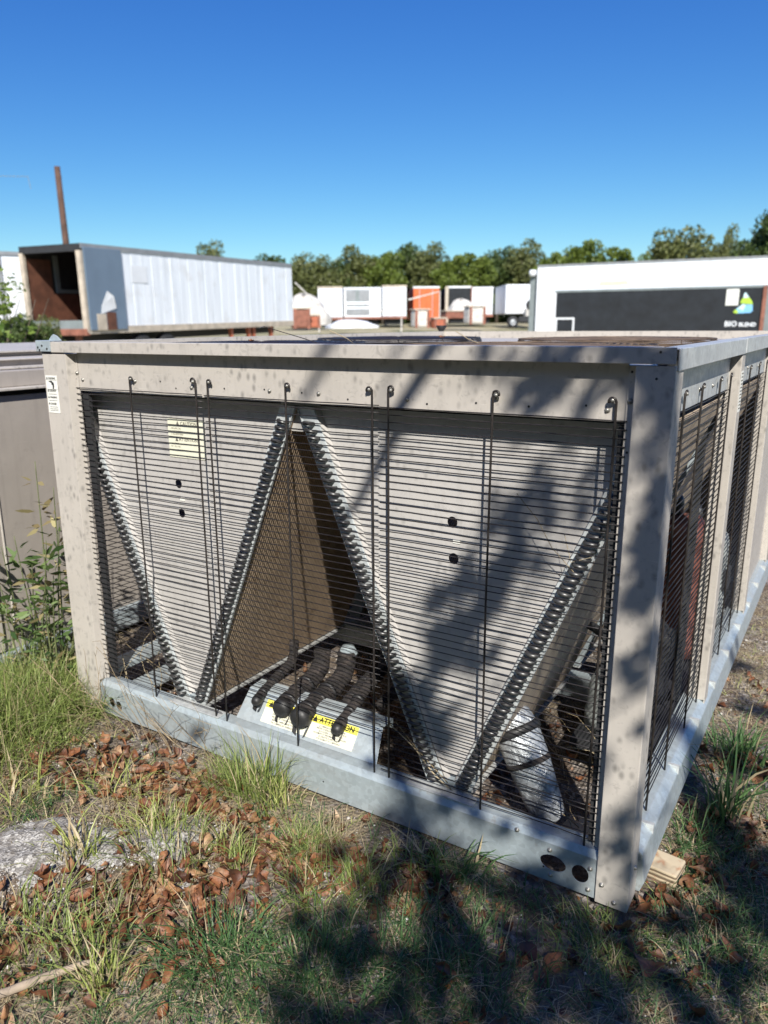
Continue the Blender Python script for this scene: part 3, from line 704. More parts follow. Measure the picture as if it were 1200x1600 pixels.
# ------------------------------------------------------------------ background trailers
M['tr_white'] = plain('trailer_white', (0.76, 0.78, 0.80), .45, 0, .06, 1.5)
def make_trside():
    m, nt, b, co = newmat('weathered_white_trailer_side')
    n = noise(nt, mapping(nt, co, (2.2, 1, .12)), 2.0, 5, .65)
    c = ramp(nt, n, [(0.32, (0.66, 0.70, 0.74)), (0.5, (0.80, 0.84, 0.88)), (0.7, (0.86, 0.89, 0.92))])
    n2 = ramp(nt, noise(nt, co, 1.1, 5, .6), [(0.55, 0), (0.75, .45)])
    c = mixc(nt, n2, c, (0.50, 0.47, 0.42))
    nt.links.new(c, b.inputs['Base Color']); b.inputs['Roughness'].default_value = .45; return m
M['tr_side'] = make_trside()
M['tr_cream'] = plain('faded_cream_frame', (0.50, 0.43, 0.34), .6, 0, .25, 3)
M['tr_rust'] = plain('rusty_red_frame', (0.25, 0.10, 0.065), .7, 0, .35, 4)
M['tr_redleg'] = plain('orange_red_steel', (0.42, 0.13, 0.07), .6, 0, .25, 4)
M['ply'] = plain('plywood_lining', (0.13, 0.052, 0.03), .75, 0, .35, 3)
M['tyre'] = plain('tyre_rubber', (0.025, 0.025, 0.026), .8, 0, .2, 8)
M['rim'] = plain('dull_rim', (0.42, 0.43, 0.44), .4, .6, .2, 8)
M['door_grey'] = plain('blue_grey_door', (0.145, 0.20, 0.265), .55, 0, .08, 1.5)
M['mid_grey'] = plain('mid_grey_paint', (0.20, 0.23, 0.23), .6, 0, .15, 2)
M['rail_dk'] = plain('dark_top_rail', (0.27, 0.28, 0.29), .5, .1, .15, 3)
M['orange'] = plain('orange_doors', (0.66, 0.13, 0.035), .5, 0, .12, 2)
M['void'] = plain('black_tarpaulin_and_shade', (0.010, 0.013, 0.017), .75, 0, .4, 2)  # tarpaulin, also the painted-in dark of an open trailer rear
M['cream_w'] = plain('off_white_junk', (0.60, 0.57, 0.52), .6, 0, .3, 3)
M['pole'] = plain('creosoted_pole', (0.095, 0.052, 0.036), .9, 0, .35, 3)

def wheel(parent, x, y, z, r=.5, w_=.28):
    b = MB(); b.lathe((x, y, z), [(r*.55, -w_/2), (r*.95, -w_/2), (r, -w_*.35), (r, w_*.35), (r*.95, w_/2), (r*.55, w_/2)], 24, 1)
    t = b.build('wheel', M['tyre'], parent, smooth=True)
    b = MB(); b.lathe((x, y, z), [(.001, -w_*.30), (r*.2, -w_*.5), (r*.3, -w_*.3), (r*.56, -w_*.42)], 20, 1); b.build('rim', M['rim'], t, smooth=True)
def panels(t, x0, x1, y, z0, z1, n, mat, name='side_panel', out=-1):
    dx = (x1-x0)/n
    for k in range(n):
        b = MB(); e = .0 if k % 2 == 0 else .006
        b.box(x0+k*dx+.004, x0+(k+1)*dx-.004, min(y, y+out*(.02+e)), max(y, y+out*(.02+e)), z0, z1)
        b.box(x0+(k+1)*dx-.008, x0+(k+1)*dx+.008, min(y, y+out*.03), max(y, y+out*.03), z0, z1)
        b.build(name, mat, t)
# open-backed trailer
P0, P1 = S(-8.82, 25.0), S(-3.50, 36.8)
t = thing('box_trailer', 'long white box trailer with its rear open onto a dark wood-lined inside', 'trailer', (P0.x, P0.y, 0), math.atan2(P1.y-P0.y, P1.x-P0.x), 'trailers on the lot')
LT = (P1-P0).length; zf0, zt0, zf1, zt1 = 1.40, 3.94, 1.60, 4.12
tilt = math.atan2(zf1-zf0, LT); zf, H_ = 1.40, 2.54
def TB(*a): return MB().box(*a)
for nm, mm, bx_ in (('floor', 'ply', (0, LT, .03, 2.47, zf-.12, zf)), ('roof', 'rail_dk', (0, LT, 0, 2.5, zf+H_-.03, zf+H_)),
                    ('far_wall', 'dark', (.02, LT, 2.44, 2.5, zf, zf+H_-.03)), ('front_wall', 'mid_grey', (LT-.05, LT, 0, 2.5, zf, zf+H_-.03)),  # far wall coloured dark to paint in the shade inside the trailer
                    ('near_wall', 'mid_grey', (.05, LT, .02, .05, zf, zf+H_-.03)), ('rear_header', 'dark', (-.05, .06, .0, 2.5, zf+H_-.22, zf+H_)),
                    ('top_rail', 'rail_dk', (0, LT, -.03, .03, zf+H_-.14, zf+H_+.01)), ('bottom_rail', 'tr_cream', (0, LT, -.03, .03, zf-.16, zf+.06)),
                    ('rear_post', 'tr_cream', (-.06, .05, -.03, .14, zf-.1, zf+H_-.2)), ('rear_post', 'tr_cream', (-.06, .05, 2.36, 2.53, zf-.1, zf+H_-.2)),
                    ('sill_board', 'mid_grey', (-.03, .01, .14, 2.36, zf, zf+.26)), ('bumper_beam', 'tr_rust', (-.1, .04, -.02, 2.52, zf-.2, zf)),
                    ('lining_board', 'ply', (.02, 1.1, 2.40, 2.44, zf, zf+H_-.35)), ('lining_board', 'ply', (1.1, LT, 2.40, 2.44, zf, zf+1.12)),
                    ('stud', 'mid_grey', (1.25, 1.42, 2.38, 2.44, zf+1.15, zf+2.35)), ('stud', 'mid_grey', (2.5, 2.75, 2.38, 2.44, zf+1.15, zf+2.35)), ('stud', 'mid_grey', (1.42, 2.5, 2.38, 2.44, zf+1.15, zf+1.27)),
                    ('stud', 'mid_grey', (4.0, 4.3, 2.38, 2.44, zf+1.15, zf+2.35))):
    TB(*bx_).build(nm, M[mm], t)
panels(t, 1.75, LT, .02, zf+.06, zf+H_-.14, 22, M['tr_side'])
TB(.06, 1.72, -.075, -.03, zf-.05, zf+H_-.10).build('folded_door', M['door_grey'], t, bevel=.01)
TB(2.2, 3.0, -.02, -.012, zf+1.45, zf+2.0).build('white_patch', M['tr_white'], t)
b = MB(); b.add([(.55, -.09, zf+.45), (1.25, -.1, zf+.62), (1.1, -.16, zf+1.0), (.85, -.14, zf+1.15), (.6, -.1, zf+.7)], [(0, 1, 2, 3, 4)]); b.build('torn_skin', M['tr_white'], t, solid=.01)
TB(.35, .75, -.1, -.08, zf-.05, zf+.45).build('wood_patch', M['tr_cream'], t); TB(.8, 1.2, -.1, -.08, zf-.05, zf+.5).build('wood_patch', M['ply'], t)
for x in (2.6, 3.9):
    wheel(t, x, .18, .52+.15); wheel(t, x, 2.3, .67)
TB(.5, LT-.5, .75, .9, zf-.45, zf-.12).build('chassis_beam', M['dark'], t); TB(.5, LT-.5, 1.6, 1.75, zf-.45, zf-.12).build('chassis_beam', M['dark'], t)
for x, y in ((.1, .5), (.1, 1.9)): TB(x, x+.12, y, y+.18, .35, zf-.2).build('bumper_leg', M['tr_rust'], t)
for x in (LT*.62, LT*.72, LT*.75, LT*.86): TB(x, x+.14, .1, .24, .35, zf-.1).build('landing_leg', M['tr_redleg'], t)
t.rotation_euler = (0, -tilt, math.atan2(P1.y-P0.y, P1.x-P0.x))
# trailer at the left edge
Pa, Pb = S(-15.0, 26.2), S(-11.55, 28.4)
t = thing('box_trailer', 'plain white box trailer at the left edge, behind the open-backed one', 'trailer', (Pa.x, Pa.y, 0), math.atan2(Pb.y-Pa.y, Pb.x-Pa.x), 'trailers on the lot')
LT = 5.2
MB().box(-4, LT, .02, 2.5, 1.25, 3.95).build('body', M['tr_white'], t)
panels(t, -4, 2.72, .02, 1.3, 3.85, 5, M['tr_side']); panels(t, 2.9, LT, .02, 1.3, 3.85, 1, M['tr_side'])
MB().box(2.70, 2.86, -.05, .02, 1.25, 3.87).build('corner_seam', M['rail_dk'], t); MB().box(-4, LT, -.04, .02, 3.85, 3.98).build('top_rail', M['rail_dk'], t)
MB().box(-4, LT, -.03, .02, 1.12, 1.3).build('bottom_rail', M['tr_cream'], t)
for x in (-3, -1.8): wheel(t, x, .2, .7)
for x in (2.5, 3.9): wheel(t, x, .2, .7)
# right-hand trailer with the black sheet
Pa, Pb = S(8.12, 38.8), S(17.0, 34.0)
t = thing('box_trailer', 'white trailer on the right with a black sheet along its side', 'trailer', (Pa.x, Pa.y, 0), math.atan2(Pb.y-Pa.y, Pb.x-Pa.x), 'trailers on the lot')
LT = 13.5
MB().box(0, LT, .02, 2.5, .9, 4.10).build('body', M['tr_white'], t)
for z0, z1 in ((2.95, 3.32), (3.33, 3.70), (3.71, 4.06)): MB().box(.9, LT, -.02, .02, z0, z1).build('side_panel', M['tr_side'], t)
MB().box(0, LT, -.05, .03, 4.06, 4.14).build('top_rail', M['rail_dk'], t)
MB().box(0, .86, -.02, .02, .9, 4.05).build('side_panel', M['tr_white'], t)
MB().box(.9, 10.3, -.06, .02, 2.86, 2.96).build('sheet_rail', M['mid_grey'], t)
MB().box(.86, .98, -.05, .02, .9, 2.9).build('corner_post', M['tr_white'], t)
sh = MB().box(.98, 9.85, -.04, .02, .95, 2.86).build('black_sheet', M['void'], t)
MB().box(9.85, 10.0, -.12, .02, .9, 2.92).build('rear_post', M['tr_rust'], t)
MB().box(10.0, LT, -.03, .02, .9, 2.9).build('rear_section', M['mid_grey'], t)
MB().box(8.42, 8.92, -.06, -.045, 2.14, 2.82).build('paper_notice', M['label_w'], t)
for pl_ in (((1.0, 1.9, -.07, -.05, 1.62, 1.70)), (1.0, 1.07, -.07, -.05, .95, 1.62), (1.83, 1.9, -.07, -.05, .95, 1.62)): MB().box(*pl_).build('hand_rail', M['tr_white'], t)
M['lg_green'] = plain('print_green', (0.42, 0.62, 0.06), .5, 0, .1, 3); M['lg_blue'] = plain('print_blue', (0.22, 0.50, 0.78), .5, 0, .1, 3); M['lg_pale'] = plain('print_pale', (0.58, 0.78, 0.80), .5, 0, .1, 3)
def flat(poly, y, mat, nm):
    poly = sp8(poly) if nm == 'emblem' else poly
    b = MB(); b.add([(x, y, z) for x, z in poly], [tuple(range(len(poly)))]); b.build(nm, mat, t)
bx, bz = 8.72, 1.80
def sp8(poly): return [(bx+(x-bx)*.84, bz+(z-bz)*.86) for x, z in poly]
flat([(bx+.05, bz+.05), (bx+.2, bz+.0), (bx+.85, bz+.02), (bx+.95, bz+.12), (bx+.92, bz+.42), (bx+.45, bz+.42), (bx+.2, bz+.25)], -.062, M['lg_blue'], 'emblem')
flat([(bx+.05, bz+.05), (bx+.2, bz+.0), (bx+.3, bz+.04), (bx+.22, bz+.2), (bx+.1, bz+.16)], -.066, M['lg_green'], 'emblem')
flat([(bx+.22, bz+.24), (bx+.5, bz+.14), (bx+.62, bz+.42), (bx+.45, bz+.46)], -.066, M['lg_pale'], 'emblem')
flat([(bx+.32, bz+.50), (bx+.92, bz+.42), (bx+.88, bz+.58), (bx+.7, bz+.80), (bx+.4, bz+.72)], -.066, M['lg_green'], 'emblem')
flat([(bx+.45, bz+.75), (bx+.72, bz+.76), (bx+.56, bz+1.0), (bx+.48, bz+.97)], -.070, M['lg_pale'], 'emblem')
b = MB(); put_text(b, 'BIO', .31, (8.46, -.07, 1.26), (1, 0, 0), (0, 0, 1), .008); put_text(b, 'BLEND', .22, (9.03, -.07, 1.26), (1, 0, 0), (0, 0, 1), .008); b.build('lettering', M['tr_white'], t)
flat([(2.9, 3.1), (4.3, 3.12), (4.2, 3.3), (3.0, 3.3)], -.024, plain('stain', (0.62, 0.56, 0.42), .6, 0, .3, 3), 'stain')
MB().box(-.45, -.08, .3, 1.8, 1.0, 3.9).build('refrigeration_box', M['mid_grey'], t, bevel=.03)
MB().lathe((-.3, .25, 3.75), [(.001, -.1), (.16, -.1), (.2, .08), (.15, .2), (.001, .2)], 14).build('round_lamp', M['tr_white'], t, smooth=True)
for x in (10.5, 11.8): wheel(t, x, .2, 1.15)
for x in (2.4,): MB().box(x, x+.15, .2, .35, .6, .95).build('landing_leg', M['dark'], t)

# far row, about sixty-five metres off
DB = 65.0
def fx_(px): return (px-579)*.0523
def fz_(py): return 1.48+(505-py)*.0506
def far_box(px0, px1, pt, pb, mat, label, ln=8.0, doors=0, name='box_trailer', dd=0.0, rot=0.0, extra=None, cat='trailer', group='far row of trailers', wheels=True):
    a = S(fx_(px0), DB+dd); w_ = fx_(px1)-fx_(px0); z0, z1 = fz_(pb), fz_(pt)
    t = thing(name, label, cat, (a.x, a.y, 0), YAW+rot, group)
    MB().box(0, w_, 0, ln, z0, z1).build('body', mat, t, bevel=.02)
    MB().box(-.03, w_+.03, -.05, .06, z1-.12, z1+.02).build('rear_header', M['tr_white'] if mat is not M['tr_white'] else M['tr_cream'], t)
    MB().box(-.03, w_+.03, -.12, .1, z0-.16, z0).build('bumper_beam', M['tr_rust'], t)
    MB().box(.2, w_-.2, .3, ln*.8, max(z0-.62, 1.0), z0-.01).build('undercarriage_and_shade', M['dark'], t)  # dark block for the undercarriage and the shade beneath the trailer
    for k in range(doors):
        d = w_/doors; dr = MB().box(k*d+.04, (k+1)*d-.04, -.05, -.005, z0+.05, z1-.15).build('door', mat, t, bevel=.01)
        MB().box(k*d+d*.45, k*d+d*.5, -.09, -.05, z0+.1, z1-.2).build('lock_bar', M['rim'], dr)
    if wheels:
        for x in (.15, w_-.45):
            b = MB(); b.lathe((x+.15, 1.2, z0-.25), [(.001, -.15), (.3, -.15), (.42, -.1), (.42, .1), (.3, .15), (.001, .15)], 16, 0); b.build('wheel', M['tyre'], t, smooth=True)
    return t, w_, z0, z1
far_box(500, 538, 447, 495, M['tr_white'], 'white trailer with closed double doors, leftmost of the far row', 9, 2)
t, w_, z0, z1 = far_box(540, 598, 448, 494, M['tr_side'], 'pale trailer showing dark louvred openings in the far row', 6, 0, dd=.8)
for (u0, u1, v0, v1) in ((.15, .95, .55, .92), (.95, 1.25, .55, .92), (1.25, 2.1, .55, .92), (.15, 2.1, .38, .44), (.15, 2.1, .08, .28)):
    MB().box(u0, u1, -.06, -.01, z0+(z1-z0)*v0, z0+(z1-z0)*v1).build('louvre', M['mid_grey'] if u0 > .9 and u1 < 1.3 else M['rail_dk'], t)
far_box(600, 637, 446, 494, M['tr_white'], 'white trailer left of the orange-doored one in the far row', 9, 3, dd=-.3)
far_box(648, 688, 448, 498, M['orange'], 'trailer with bright orange rear doors in the far row', 9, 2)
t, w_, z0, z1 = far_box(702, 737, 448, 492, M['void'], 'trailer with a black open rear, right of the orange one', 7, 0)  # solid black body paints in the shade of the open rear
MB().box(-.25, .0, -.15, .1, z0-.6, z1).build('rear_post', M['tr_cream'], t); MB().box(w_, w_+.1, -.1, .1, z0, z1).build('rear_post', M['tr_rust'], t)
far_box(739, 773, 449, 492, M['tr_side'], 'pale blue-white trailer side between the open rear and the white truck', 7, 1, dd=.5)
# parked truck, nose to the right
a = S(fx_(775), 60); t = thing('box_truck', 'white box truck beside the right-hand trailer, spare wheel on its side', 'truck', (a.x, a.y, 0), YAW)
k = .0483
MB().box(0, 2.6, 0, 5, 2.15, 4.25).build('box', M['tr_white'], t, bevel=.03)
MB().box(1.4, 2.9, -.8, .1, 1.9, 2.5).build('bonnet', M['cream_w'], t, bevel=.08)
MB().box(2.2, 3.0, -.6, .1, 2.4, 3.2).build('cab', M['tr_white'], t, bevel=.1)
MB().box(2.3, 2.9, -.63, -.59, 2.7, 3.1).build('windscreen', M['void'], t)
b = MB(); b.lathe((1.75, -.75, 2.75), [(.001, -.1), (.2, -.12), (.35, -.1), (.38, 0), (.35, .1), (.001, .1)], 18, 1); b.build('spare_wheel', M['tyre'], t, smooth=True)
MB().box(.9, 2.9, -.8, -.7, 1.55, 1.95).build('grille_guard', M['dark'], t)
for x in (.5, 2.5): wheel(t, x, -.5, 1.55, .42)

def junk(px, py, w_, h_, mat, label, d=55, kind='crate', cat='crate', rot=.3):
    a = S((px-579)/1242*d, d); z = 1.48+(505-py)/1284*d
    t = thing(kind, label, cat, (a.x, a.y, z), YAW+rot)
    MB().box(-w_/2, w_/2, 0, w_*.8, .02, h_).build('body', mat, t, bevel=h_*.12)
    MB().box(-w_*.55, w_*.55, -.05, w_*.85, h_, h_+.08).build('top_board', M['tr_cream'], t)
    for s_ in (-1, 1): MB().box(s_*w_*.4-.08, s_*w_*.4+.08, -.06, -.01, 0, h_).build('upright', M['tr_rust'], t)
junk(474, 512, 1.0, 1.1, M['tr_rust'], 'rusty steel frame box just right of the long trailer\'s nose', 45, 'steel_crate')
junk(492, 511, 0.8, 0.7, M['tr_redleg'], 'small orange-rust crate left of the far row\'s first trailer', 46, 'steel_crate')
junk(662, 512, 1.0, 1.1, M['cream_w'], 'white chest standing below the orange trailer doors', 50, 'metal_chest', 'chest')
junk(715, 498, 1.5, .5, M['tr_rust'], 'rust-red pallet load in front of the black open trailer', 55, 'pallet_load', 'pallet')
junk(748, 507, 1.2, 1.1, M['cream_w'], 'pale tank standing left of the white truck', 52, 'metal_tank', 'tank')
junk(690, 513, .8, .6, M['tr_redleg'], 'small red crate right of the white chest', 50, 'steel_crate')
def blob(px, py, d, sx_, sy_, sz, mat, nm, label, cat):
    a = S((px-579)/1242*d, d); z = 1.48+(505-py)/1284*d
    b = MB(); nu, nv = 18, 9; v = []
    for j in range(nv+1):
        for i in range(nu):
            th_, ph_ = 2*PI*i/nu, PI/2*j/nv
            rr = 1+.22*math.sin(3*th_+1)*math.cos(ph_)+.12*math.sin(7*th_+j)
            v.append((sx_*math.cos(th_)*math.cos(ph_)*rr, sy_*math.sin(th_)*math.cos(ph_)*rr, sz*math.sin(ph_)*(1+.2*math.sin(5*th_))))
    b.add(v, [(j*nu+i, j*nu+(i+1) % nu, (j+1)*nu+(i+1) % nu, (j+1)*nu+i) for j in range(nv) for i in range(nu)])
    o = b.build(nm, mat, smooth=True); o.location = (a.x, a.y, z-.05); o.rotation_euler = (0, 0, YAW); tag(o, label, cat)
blob(478, 505, 58, 1.6, 1.0, 1.9, M['cream_w'], 'tarp_heap', 'pale tarpaulin heap behind the rusty box, left of the far row', 'tarp heap')
blob(548, 510, 50, 1.5, .8, .45, M['tr_white'], 'tarp_heap', 'low white tarpaulin bundle on the grass under the louvred trailer', 'tarp heap')
blob(722, 490, 56, 1.0, .7, .9, M['cream_w'], 'tarp_heap', 'grey-white bundle piled on the rust-red pallet load', 'tarp heap')
b = MB(); d = 50
for (x0, z0_, x1, z1_) in ((465, 440, 500, 475), (640, 468, 690, 455), (590, 490, 630, 470)):
    p, q = S((x0-579)/1242*d, d), S((x1-579)/1242*d, d+.5)
    m_ = MB(); m_.tube([(p.x, p.y, 1.48+(505-z0_)/1284*d), (q.x, q.y, 1.48+(505-z1_)/1284*d), (q.x, q.y, 1.0)], .05, 6)
    tag(m_.build('bent_pipe', M['cream_w']), {465: 'pale bent pipe leaning beside the long trailer\'s far end', 640: 'pale bar slanting across the orange trailer doors', 590: 'thin bent bar rising by the far row\'s third trailer'}[x0], 'pipe')

# utility pole and its wire
a = S((114-579)/1242*36, 36.5); t = thing('utility_pole', 'brown utility pole standing up behind the open-backed trailer', 'pole', (a.x, a.y, 0))
b = MB(); b.tube([(0, 0, .2), (-.05, 0, 4), (-.14, -.02, 8.25)], [.16, .15, .125], 12); b.build('pole', M['pole'], t, smooth=True)
b = MB(); b.box(-.2, -.05, -.1, .1, 7.8, 7.86); b.build('bracket', M['dark'], t)
pw = S((72-579)/1242*60, 60); pv = S((-120-579)/1242*60, 60)
b = MB(); b.tube([(pv.x, pv.y, 12.2), tuple((pv*.5+pw*.5)[:2])+(12.05,), (pw.x, pw.y, 11.95)], .02, 5); b.tube([(pw.x, pw.y, 11.95), (pw.x+.1, pw.y, 11.4), (pw.x+.15, pw.y, 11.1)], .02, 5)
tag(b.build('overhead_wire', M['mid_grey']), 'thin overhead wire crossing the sky at the left edge', 'wire')

# ------------------------------------------------------------------ foliage materials
def make_leaf(name, a, b_, trans=.35, rough=.5, dead=0):
    m = bpy.data.materials.new(name); m.use_nodes = True; nt = m.node_tree; p = nt.nodes['Principled BSDF']
    geo = nt.nodes.new('ShaderNodeNewGeometry')
    c = ramp(nt, geo.outputs['Random Per Island'], [(0.0, a), (0.55, tuple((x+y)/2 for x, y in zip(a, b_))), (1.0, b_)])
    if dead: c = mixc(nt, ramp(nt, geo.outputs['Random Per Island'], [(1-dead-.01, 0), (1-dead, 1)]), c, (0.50, 0.41, 0.25))
    nt.links.new(c, p.inputs['Base Color']); p.inputs['Roughness'].default_value = rough
    if trans:
        tr = nt.nodes.new('ShaderNodeBsdfTranslucent'); nt.links.new(c, tr.inputs[0]); mx = nt.nodes.new('ShaderNodeMixShader'); mx.inputs[0].default_value = trans
        out = nt.nodes['Material Output']; nt.links.new(p.outputs[0], mx.inputs[1]); nt.links.new(tr.outputs[0], mx.inputs[2]); nt.links.new(mx.outputs[0], out.inputs[0])
    return m
M['lf_dark'] = make_leaf('leaves_dark_green', (0.045, 0.075, 0.022), (0.12, 0.17, 0.045))
M['lf_mid'] = make_leaf('leaves_mid_green', (0.09, 0.13, 0.02), (0.22, 0.28, 0.05))
M['lf_olive'] = make_leaf('leaves_olive', (0.10, 0.12, 0.035), (0.23, 0.25, 0.09))
M['lf_bright'] = make_leaf('leaves_bright_green', (0.10, 0.18, 0.03), (0.30, 0.38, 0.08))
M['lf_weed'] = make_leaf('weed_leaves', (0.035, 0.08, 0.022), (0.17, 0.25, 0.075), .3)
M['lf_weed_dry'] = make_leaf('withered_weed_leaves', (0.20, 0.15, 0.07), (0.45, 0.40, 0.20), .3)
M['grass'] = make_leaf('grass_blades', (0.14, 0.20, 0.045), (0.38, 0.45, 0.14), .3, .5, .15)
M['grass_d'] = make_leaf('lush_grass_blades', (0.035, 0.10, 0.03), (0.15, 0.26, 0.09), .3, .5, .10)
M['grass_y'] = make_leaf('yellowing_grass_blades', (0.28, 0.34, 0.08), (0.58, 0.60, 0.22), .3, .5, .35)
M['straw'] = make_leaf('dry_straw', (0.26, 0.19, 0.10), (0.62, 0.52, 0.34), .15, .7)
M['bark'] = plain('bark', (0.10, 0.08, 0.06), .9, 0, .4, 12, .5)
def make_brown():
    m, nt, b, co = newmat('curled_brown_leaves')
    geo = nt.nodes.new('ShaderNodeNewGeometry')
    c = ramp(nt, geo.outputs['Random Per Island'], [(0.0, (0.065, 0.026, 0.013)), (0.35, (0.16, 0.055, 0.022)), (0.7, (0.25, 0.10, 0.04)), (0.9, (0.34, 0.18, 0.085)), (1.0, (0.46, 0.33, 0.20))])
    c = mixc(nt, ramp(nt, noise(nt, co, 55, 5, .7), [(0.42, 0), (0.62, .75)]), c, (0.055, 0.024, 0.014)); c = mixc(nt, ramp(nt, noise(nt, co, 17, 3), [(0.55, 0), (0.7, .5)]), c, (0.34, 0.22, 0.13))
    nt.links.new(c, b.inputs['Base Color']); b.inputs['Roughness'].default_value = .55
    bump(nt, b, noise(nt, co, 90, 4), .5, .003); return m
M['brown'] = make_brown()
def make_pebble():
    m = bpy.data.materials.new('pebbles'); m.use_nodes = True; nt = m.node_tree; p = nt.nodes['Principled BSDF']
    geo = nt.nodes.new('ShaderNodeNewGeometry')
    c = ramp(nt, geo.outputs['Random Per Island'], [(0.0, (0.12, 0.10, 0.085)), (0.4, (0.30, 0.27, 0.24)), (0.8, (0.50, 0.47, 0.43)), (1.0, (0.70, 0.68, 0.64))])
    nt.links.new(c, p.inputs['Base Color']); p.inputs['Roughness'].default_value = .8; return m
M['pebble'] = make_pebble()

def quads_np(name, V, mats, parent=None, smooth=False, tri=False, per=4):
    # V: (n, per, 3) faces
    n = len(V); me = bpy.data.meshes.new(name)
    me.vertices.add(n*per); me.vertices.foreach_set('co', V.reshape(-1).astype(np.float32))
    me.loops.add(n*per); me.loops.foreach_set('vertex_index', np.arange(n*per, dtype=np.int32))
    me.polygons.add(n); me.polygons.foreach_set('loop_start', np.arange(0, n*per, per, dtype=np.int32)); me.polygons.foreach_set('loop_total', np.full(n, per, np.int32))
    me.materials.append(mats); me.update(calc_edges=True); me.validate(); return me
def leaf_cards(C, size, rg, up=.3, aspect=.6):
    n = len(C); a = rg.normal(size=(n, 3)); a[:, 2] *= .6; a /= np.linalg.norm(a, axis=1, keepdims=True)
    nrm = rg.normal(size=(n, 3)); nrm[:, 2] += up*2; b_ = np.cross(a, nrm); b_ /= np.linalg.norm(b_, axis=1, keepdims=True)
    s = size*rg.uniform(.6, 1.3, (n, 1)); w_ = s*aspect
    nn = np.cross(a, b_)
    return np.stack([C-a*s*.5, C+b_*w_*.5-nn*s*.08, C+a*s*.5, C-b_*w_*.5-nn*s*.08], 1)
def crown_mesh(name, mat, seed, n, clumps=38, leaf=.34, flat=1.0, hollow=.35):
    rg = np.random.default_rng(seed); pts = []
    u = rg.normal(size=(clumps, 3)); u /= np.linalg.norm(u, axis=1, keepdims=True)
    r = rg.uniform(.25, .82, (clumps, 1)); cc = u*r; cc[:, 2] = cc[:, 2]*flat
    cr = rg.uniform(.17, .36, clumps)
    k = rg.integers(0, clumps, n); d = rg.normal(size=(n, 3)); d /= np.linalg.norm(d, axis=1, keepdims=True)
    P = cc[k]+d*(cr[k]*rg.uniform(.35, 1.0, n)**.5)[:, None]*np.array([1, 1, .8])
    return quads_np(name, leaf_cards(P, leaf, rg), mat)
CR = {}
for nm, mt, sd in (('a', 'lf_dark', 1), ('b', 'lf_mid', 2), ('c', 'lf_olive', 3)):
    CR[nm] = crown_mesh('crown', M[mt], sd, 9000, clumps=46, leaf=.095)
CR['s'] = crown_mesh('crown', M['lf_olive'], 9, 2300, clumps=22, leaf=.11)
tm = MB(); tm.tube([(0, 0, 0), (.02, 0, .4), (-.02, .02, .8), (.05, 0, 1.15)], [.045, .035, .028, .01], 7)
for k in range(5):
    a_ = k*1.3; tm.tube([(0, 0, .55+.08*k), (.2*math.cos(a_), .2*math.sin(a_), .8+.07*k), (.42*math.cos(a_), .42*math.sin(a_), 1.0+.08*k)], [.02, .014, .005], 5)
trunk_me = tm.mesh('trunk', M['bark'], True)
def far_tree(px, top, wpx, d, kind, label, name='broadleaf_tree', group='trees behind the lot', base=1.0):
    a = S((px-579)/1242*d, d); zt = 1.48+(505-top)/1284*d; rw = wpx/1242*d/2*1.35; zb = float(gz(a.x, a.y)); hh = zt-zb
    t = thing(name, label, 'tree', (a.x, a.y, zb), random.uniform(0, 6), group)
    cz = hh*.58 if base == 1.0 else hh*base; rz = (hh-cz)*1.08
    c = link('crown', CR[kind], t); c.location = (0, 0, cz); c.scale = (rw, rw, rz*1.05)
    tr = link('trunk', trunk_me, t); tr.scale = (hh*.45, hh*.45, hh*.62)
    return t
FT = [(330, 379, 62, 75, 'c', 'olive tree poking up above the long trailer\'s roof'), (385, 398, 60, 100, 'a', 'low dark tree behind the long trailer\'s front half'),
      (432, 384, 78, 100, 'a', 'dark broad tree just left of the long trailer\'s front end'), (470, 398, 60, 96, 'c', 'olive tree right above the long trailer\'s nose'), (500, 402, 60, 94, 'c', 'dull green tree behind the first far trailer'),
      (527, 394, 58, 98, 'a', 'dark tree above the louvred far trailer'), (560, 386, 66, 98, 'c', 'olive rounded tree above the far row\'s middle'), (600, 392, 60, 96, 'b', 'mid green tree left of the tallest one'),
      (640, 367, 74, 102, 'a', 'tallest dark tree above the orange trailer'), (672, 385, 66, 98, 'c', 'olive tree just right of the tallest one'), (705, 400, 60, 92, 'b', 'bright green tree over the black open trailer'),
      (742, 396, 62, 94, 'b', 'yellow-green tree left of the white truck'), (778, 376, 74, 100, 'a', 'dark tree behind the white truck\'s box'), (822, 382, 62, 98, 'c', 'greyish green tree by the right trailer\'s left end'),
      (855, 396, 50, 90, 'b', 'small green tree over the right trailer\'s left corner'), (900, 378, 74, 88, 'b', 'bright rounded tree above the right trailer\'s black sheet'), (950, 390, 76, 90, 'b', 'low bright tree right of the rounded one'),
      (1050, 362, 98, 80, 'c', 'broad olive tree over the middle of the right trailer'), (1008, 398, 44, 90, 'b', 'small low tree left of the broad olive one'), (1126, 362, 36, 84, 'c', 'thin sparse tree between the broad olive and the tall right one'),
      (1196, 318, 92, 60, 'a', 'tall dark tree at the right edge'), (1150, 385, 60, 92, 'c', 'low tree peeping over the right trailer near the edge')]
for q in FT: far_tree(*q)
for k in range(15):     # undergrowth closing the gaps below the crowns
    px = 330+k*42; d = 104
    a = S((px-579)/1242*d, d)
    t = tag(link('undergrowth', CR['a' if k % 3 else 'c']), 'dark undergrowth below the tree crowns behind the lot', 'bush', 'undergrowth behind the lot')
    t.location = (a.x, a.y, 2.6); t.scale = (4.2, 3.0, 5.2); t.rotation_euler = (0, 0, k*1.7)
